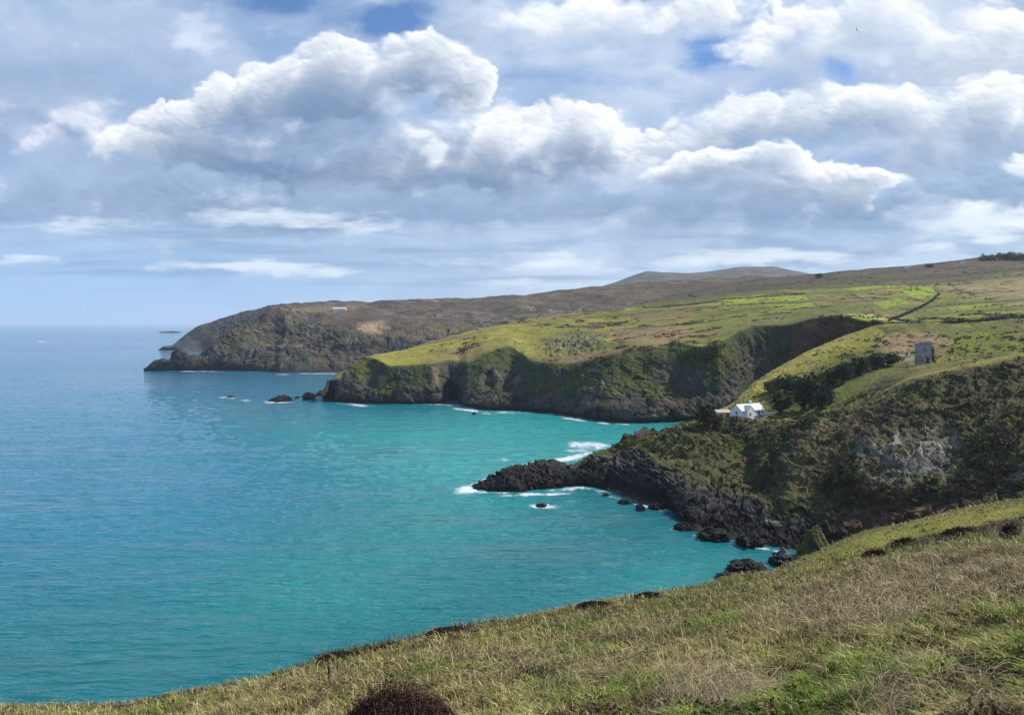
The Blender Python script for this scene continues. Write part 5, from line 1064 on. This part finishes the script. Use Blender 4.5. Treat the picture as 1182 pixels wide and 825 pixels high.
    b1 = nz(120, 15, 6, 461, None, .58); b2 = nz(210, 13, 6, 462, None, .56); b3 = nz(70, 13, 5, 463, None, .6)
    mlow = sstep(222, 250, Y) * sstep(345, 318, Y)
    over(np.array((.22, .34, .53)) * ONE, sstep(-.1, .4, b2) * mlow * .7)
    shp = np.zeros(X.shape)
    for cx, cy, rx, ry, q in [(320, 250, 130, 16, 1), (95, 258, 90, 14, .8), (320, 311, 150, 13, .9), (20, 303, 70, 8, .8), (640, 305, 150, 12, .8), (890, 296, 170, 12, 1), (1130, 262, 90, 26, 1), (580, 324, 140, 8, .6), (430, 262, 60, 14, .8), (1080, 292, 90, 9, .8)]:
        shp = np.maximum(shp, q * np.exp(-(((X + .5 * wx - cx) / rx) ** 2 + ((Y + .35 * wy - cy) / ry) ** 2)))
    over(np.array((.74, .82, .90)) * ONE, sstep(.35, 1.0, shp + .75 * b3 + .35 * b1) * .8)
    over(SHD * 1.12 * ONE, sstep(-.1, .6, big + .5 * soft + .4 * frag) * .42 * sstep(330, 250, Y) * (1 - np.clip(1.6 * gaps, 0, 1))); over(np.array((.80, .85, .92)) * ONE, sstep(.12, .6, nz(90, 46, 6, 451, None, .58) + .2 * big) * .50 * sstep(335, 250, Y) * (1 - np.clip(1.6 * gaps, 0, 1)))
    # outside the pictured part: broken cloud, with more blue behind the viewpoint
    D3 = np.stack([dx, dy, dz * 1.6], -1)
    gen = fbm(D3, .42, 5, 431, .55); gb = fbm(D3, .22, 5, 432, .5, 'billow')
    ga_ = sstep(-.05, .40, gen + .25 * gb - .12 + .18 * dy); gc = mix(np.array((.30, .39, .54)), LIT * .9, sstep(-.1, .7, gb - .4 * gen))
    w = np.maximum(np.maximum(sstep(1420, 1700, X), sstep(-230, -520, X)), sstep(-40, -300, Y)); w = np.where(dy < .25, 1, w)
    c0 = .25 + .65 * ga_; base = mix(np.array((.45, .58, .80)), gc, ga_)
    rgb = rgb * (1 - w[..., None]) + (base * c0[..., None]) * w[..., None]; alpha = alpha * (1 - w) + c0 * w
    return rgb, np.clip(alpha, 0, 1)

def sky_image(name, *a):
    az0, az1, el0, el1, W_, H_ = a
    A, E = np.meshgrid(np.radians(np.linspace(az0, az1, W_)), np.radians(np.linspace(el0, el1, H_))); k = F / 57.2958
    rgb, al = cloud_field(np.sin(A) * np.cos(E), np.cos(A) * np.cos(E), np.sin(E), W_ / (az1 - az0) / k, H_ / (el1 - el0) / k)
    out = []
    for nm, arr in ((name + '_light', rgb), (name + '_cover', np.repeat(al[..., None], 3, -1))):
        im = bpy.data.images.new(nm, W_, H_, float_buffer=True, is_data=True)
        px = np.ones((H_, W_, 4), np.float32); px[..., :3] = arr; im.pixels.foreach_set(px.ravel()); im.update(); out.append(im)
    return out
wide = sky_image('cloud_all_round', -180, 180, -1, 90, 1080, 273)
view = sky_image('cloud_seaward', -55, 55, -1, 36, 1870, 629)

world = bpy.data.worlds.new('World'); SC.world = world; world.use_nodes = True; nt = world.node_tree; L = nt.links.new
bg = nt.nodes['Background']
skyt = N(nt, 'ShaderNodeTexSky', sky_type='NISHITA'); skyt.sun_disc = False; skyt.sun_elevation = SUN_EL; skyt.sun_rotation = SUN_AZ; skyt.altitude = 60; skyt.air_density = .85; skyt.dust_density = .02; skyt.ozone_density = 8.0
SKY_STRENGTH = .12
tc = N(nt, 'ShaderNodeTexCoord'); sep = N(nt, 'ShaderNodeSeparateXYZ'); L(tc.outputs['Generated'], sep.inputs[0])
def M2(op, a, b=None):
    n = N(nt, 'ShaderNodeMath', operation=op)
    for i, v in enumerate((a, b)):
        if v is None: continue
        if isinstance(v, (int, float)): n.inputs[i].default_value = v
        else: L(v, n.inputs[i])
    return n.outputs[0]
azn = M2('MULTIPLY', M2('ARCTAN2', sep.outputs[0], sep.outputs[1]), 57.29578); eln = M2('MULTIPLY', M2('ARCSINE', sep.outputs[2]), 57.29578)
def uv(az0, az1, el0, el1):
    c_ = N(nt, 'ShaderNodeCombineXYZ'); L(M2('DIVIDE', M2('SUBTRACT', azn, az0), az1 - az0), c_.inputs[0]); L(M2('DIVIDE', M2('SUBTRACT', eln, el0), el1 - el0), c_.inputs[1]); return c_.outputs[0]
def tex(im, v):
    n = N(nt, 'ShaderNodeTexImage'); n.image = im; n.interpolation = 'Cubic'; n.extension = 'EXTEND'; L(v, n.inputs['Vector']); return n.outputs['Color']
uvw, uvv = uv(-180, 180, -1, 90), uv(-55, 55, -1, 36)
ins = M2('MULTIPLY', M2('LESS_THAN', M2('ABSOLUTE', azn), 54.5), M2('LESS_THAN', eln, 35.5))
def choose(a, b):
    m = N(nt, 'ShaderNodeMix', data_type='RGBA'); L(ins, m.inputs['Factor']); L(a, m.inputs['A']); L(b, m.inputs['B']); return m.outputs['Result']
light = choose(tex(wide[0], uvw), tex(view[0], uvv)); cover = choose(tex(wide[1], uvw), tex(view[1], uvv))
inv = N(nt, 'ShaderNodeMix', data_type='RGBA', blend_type='MIX'); L(cover, inv.inputs['Factor']); L(skyt.outputs[0], inv.inputs['A']); inv.inputs['B'].default_value = (0, 0, 0, 1)
sc1 = N(nt, 'ShaderNodeVectorMath', operation='SCALE'); L(light, sc1.inputs[0]); sc1.inputs['Scale'].default_value = 1.0 / SKY_STRENGTH
ad = N(nt, 'ShaderNodeVectorMath', operation='ADD'); L(inv.outputs['Result'], ad.inputs[0]); L(sc1.outputs[0], ad.inputs[1])
L(ad.outputs[0], bg.inputs['Color']); bg.inputs['Strength'].default_value = SKY_STRENGTH

sun = bpy.data.lights.new('sun', 'SUN'); sun.energy = 5.0; sun.angle = math.radians(.53); sun.color = (1.0, .95, .87)
so = bpy.data.objects.new('sun', sun); COL.objects.link(so); so.rotation_euler = (math.pi / 2 - SUN_EL, 0, math.pi - SUN_AZ)
from mathutils import Vector
so.rotation_euler = Vector((-math.sin(SUN_AZ) * math.cos(SUN_EL), -math.cos(SUN_AZ) * math.cos(SUN_EL), -math.sin(SUN_EL))).to_track_quat('-Z', 'Y').to_euler()

# ================================================================== HAZE
mh = bpy.data.materials.new('haze_air'); mh.use_nodes = True; nt = mh.node_tree; nt.nodes.clear()
out = N(nt, 'ShaderNodeOutputMaterial'); vol = N(nt, 'ShaderNodeVolumePrincipled'); vol.inputs['Color'].default_value = (.80, .88, 1.0, 1); vol.inputs['Density'].default_value = 5.0e-5; vol.inputs['Anisotropy'].default_value = .2
nt.links.new(vol.outputs[0], out.inputs['Volume'])
xm = float(np.abs(S[..., 0]).max()) + 500; ym = float(S[..., 1].max()) + 500
tag(mesh_np('haze', box(-xm, xm, -300, ym, -14, 330), [box_faces()], mh, smooth=False), kind='stuff')

# ================================================================== CAMERA
cam = bpy.data.cameras.new('camera'); cam.sensor_width = 36; cam.lens = 36 * F / 1182; cam.clip_start = .1; cam.clip_end = 60000
co = bpy.data.objects.new('camera', cam); COL.objects.link(co); co.location = (0, 0, CAMZ); co.rotation_euler = (math.pi / 2 - PITCH, 0, 0); SC.camera = co
SC.view_settings.view_transform = 'Standard'; SC.view_settings.look = 'None'; SC.view_settings.gamma = 1; SC.view_settings.exposure = 0.27
SC.cycles.use_denoising = True; SC.cycles.max_bounces = 6; SC.cycles.diffuse_bounces = 3; SC.cycles.volume_bounces = 1; SC.cycles.transparent_max_bounces = 4
print('done', time.time() - T0)
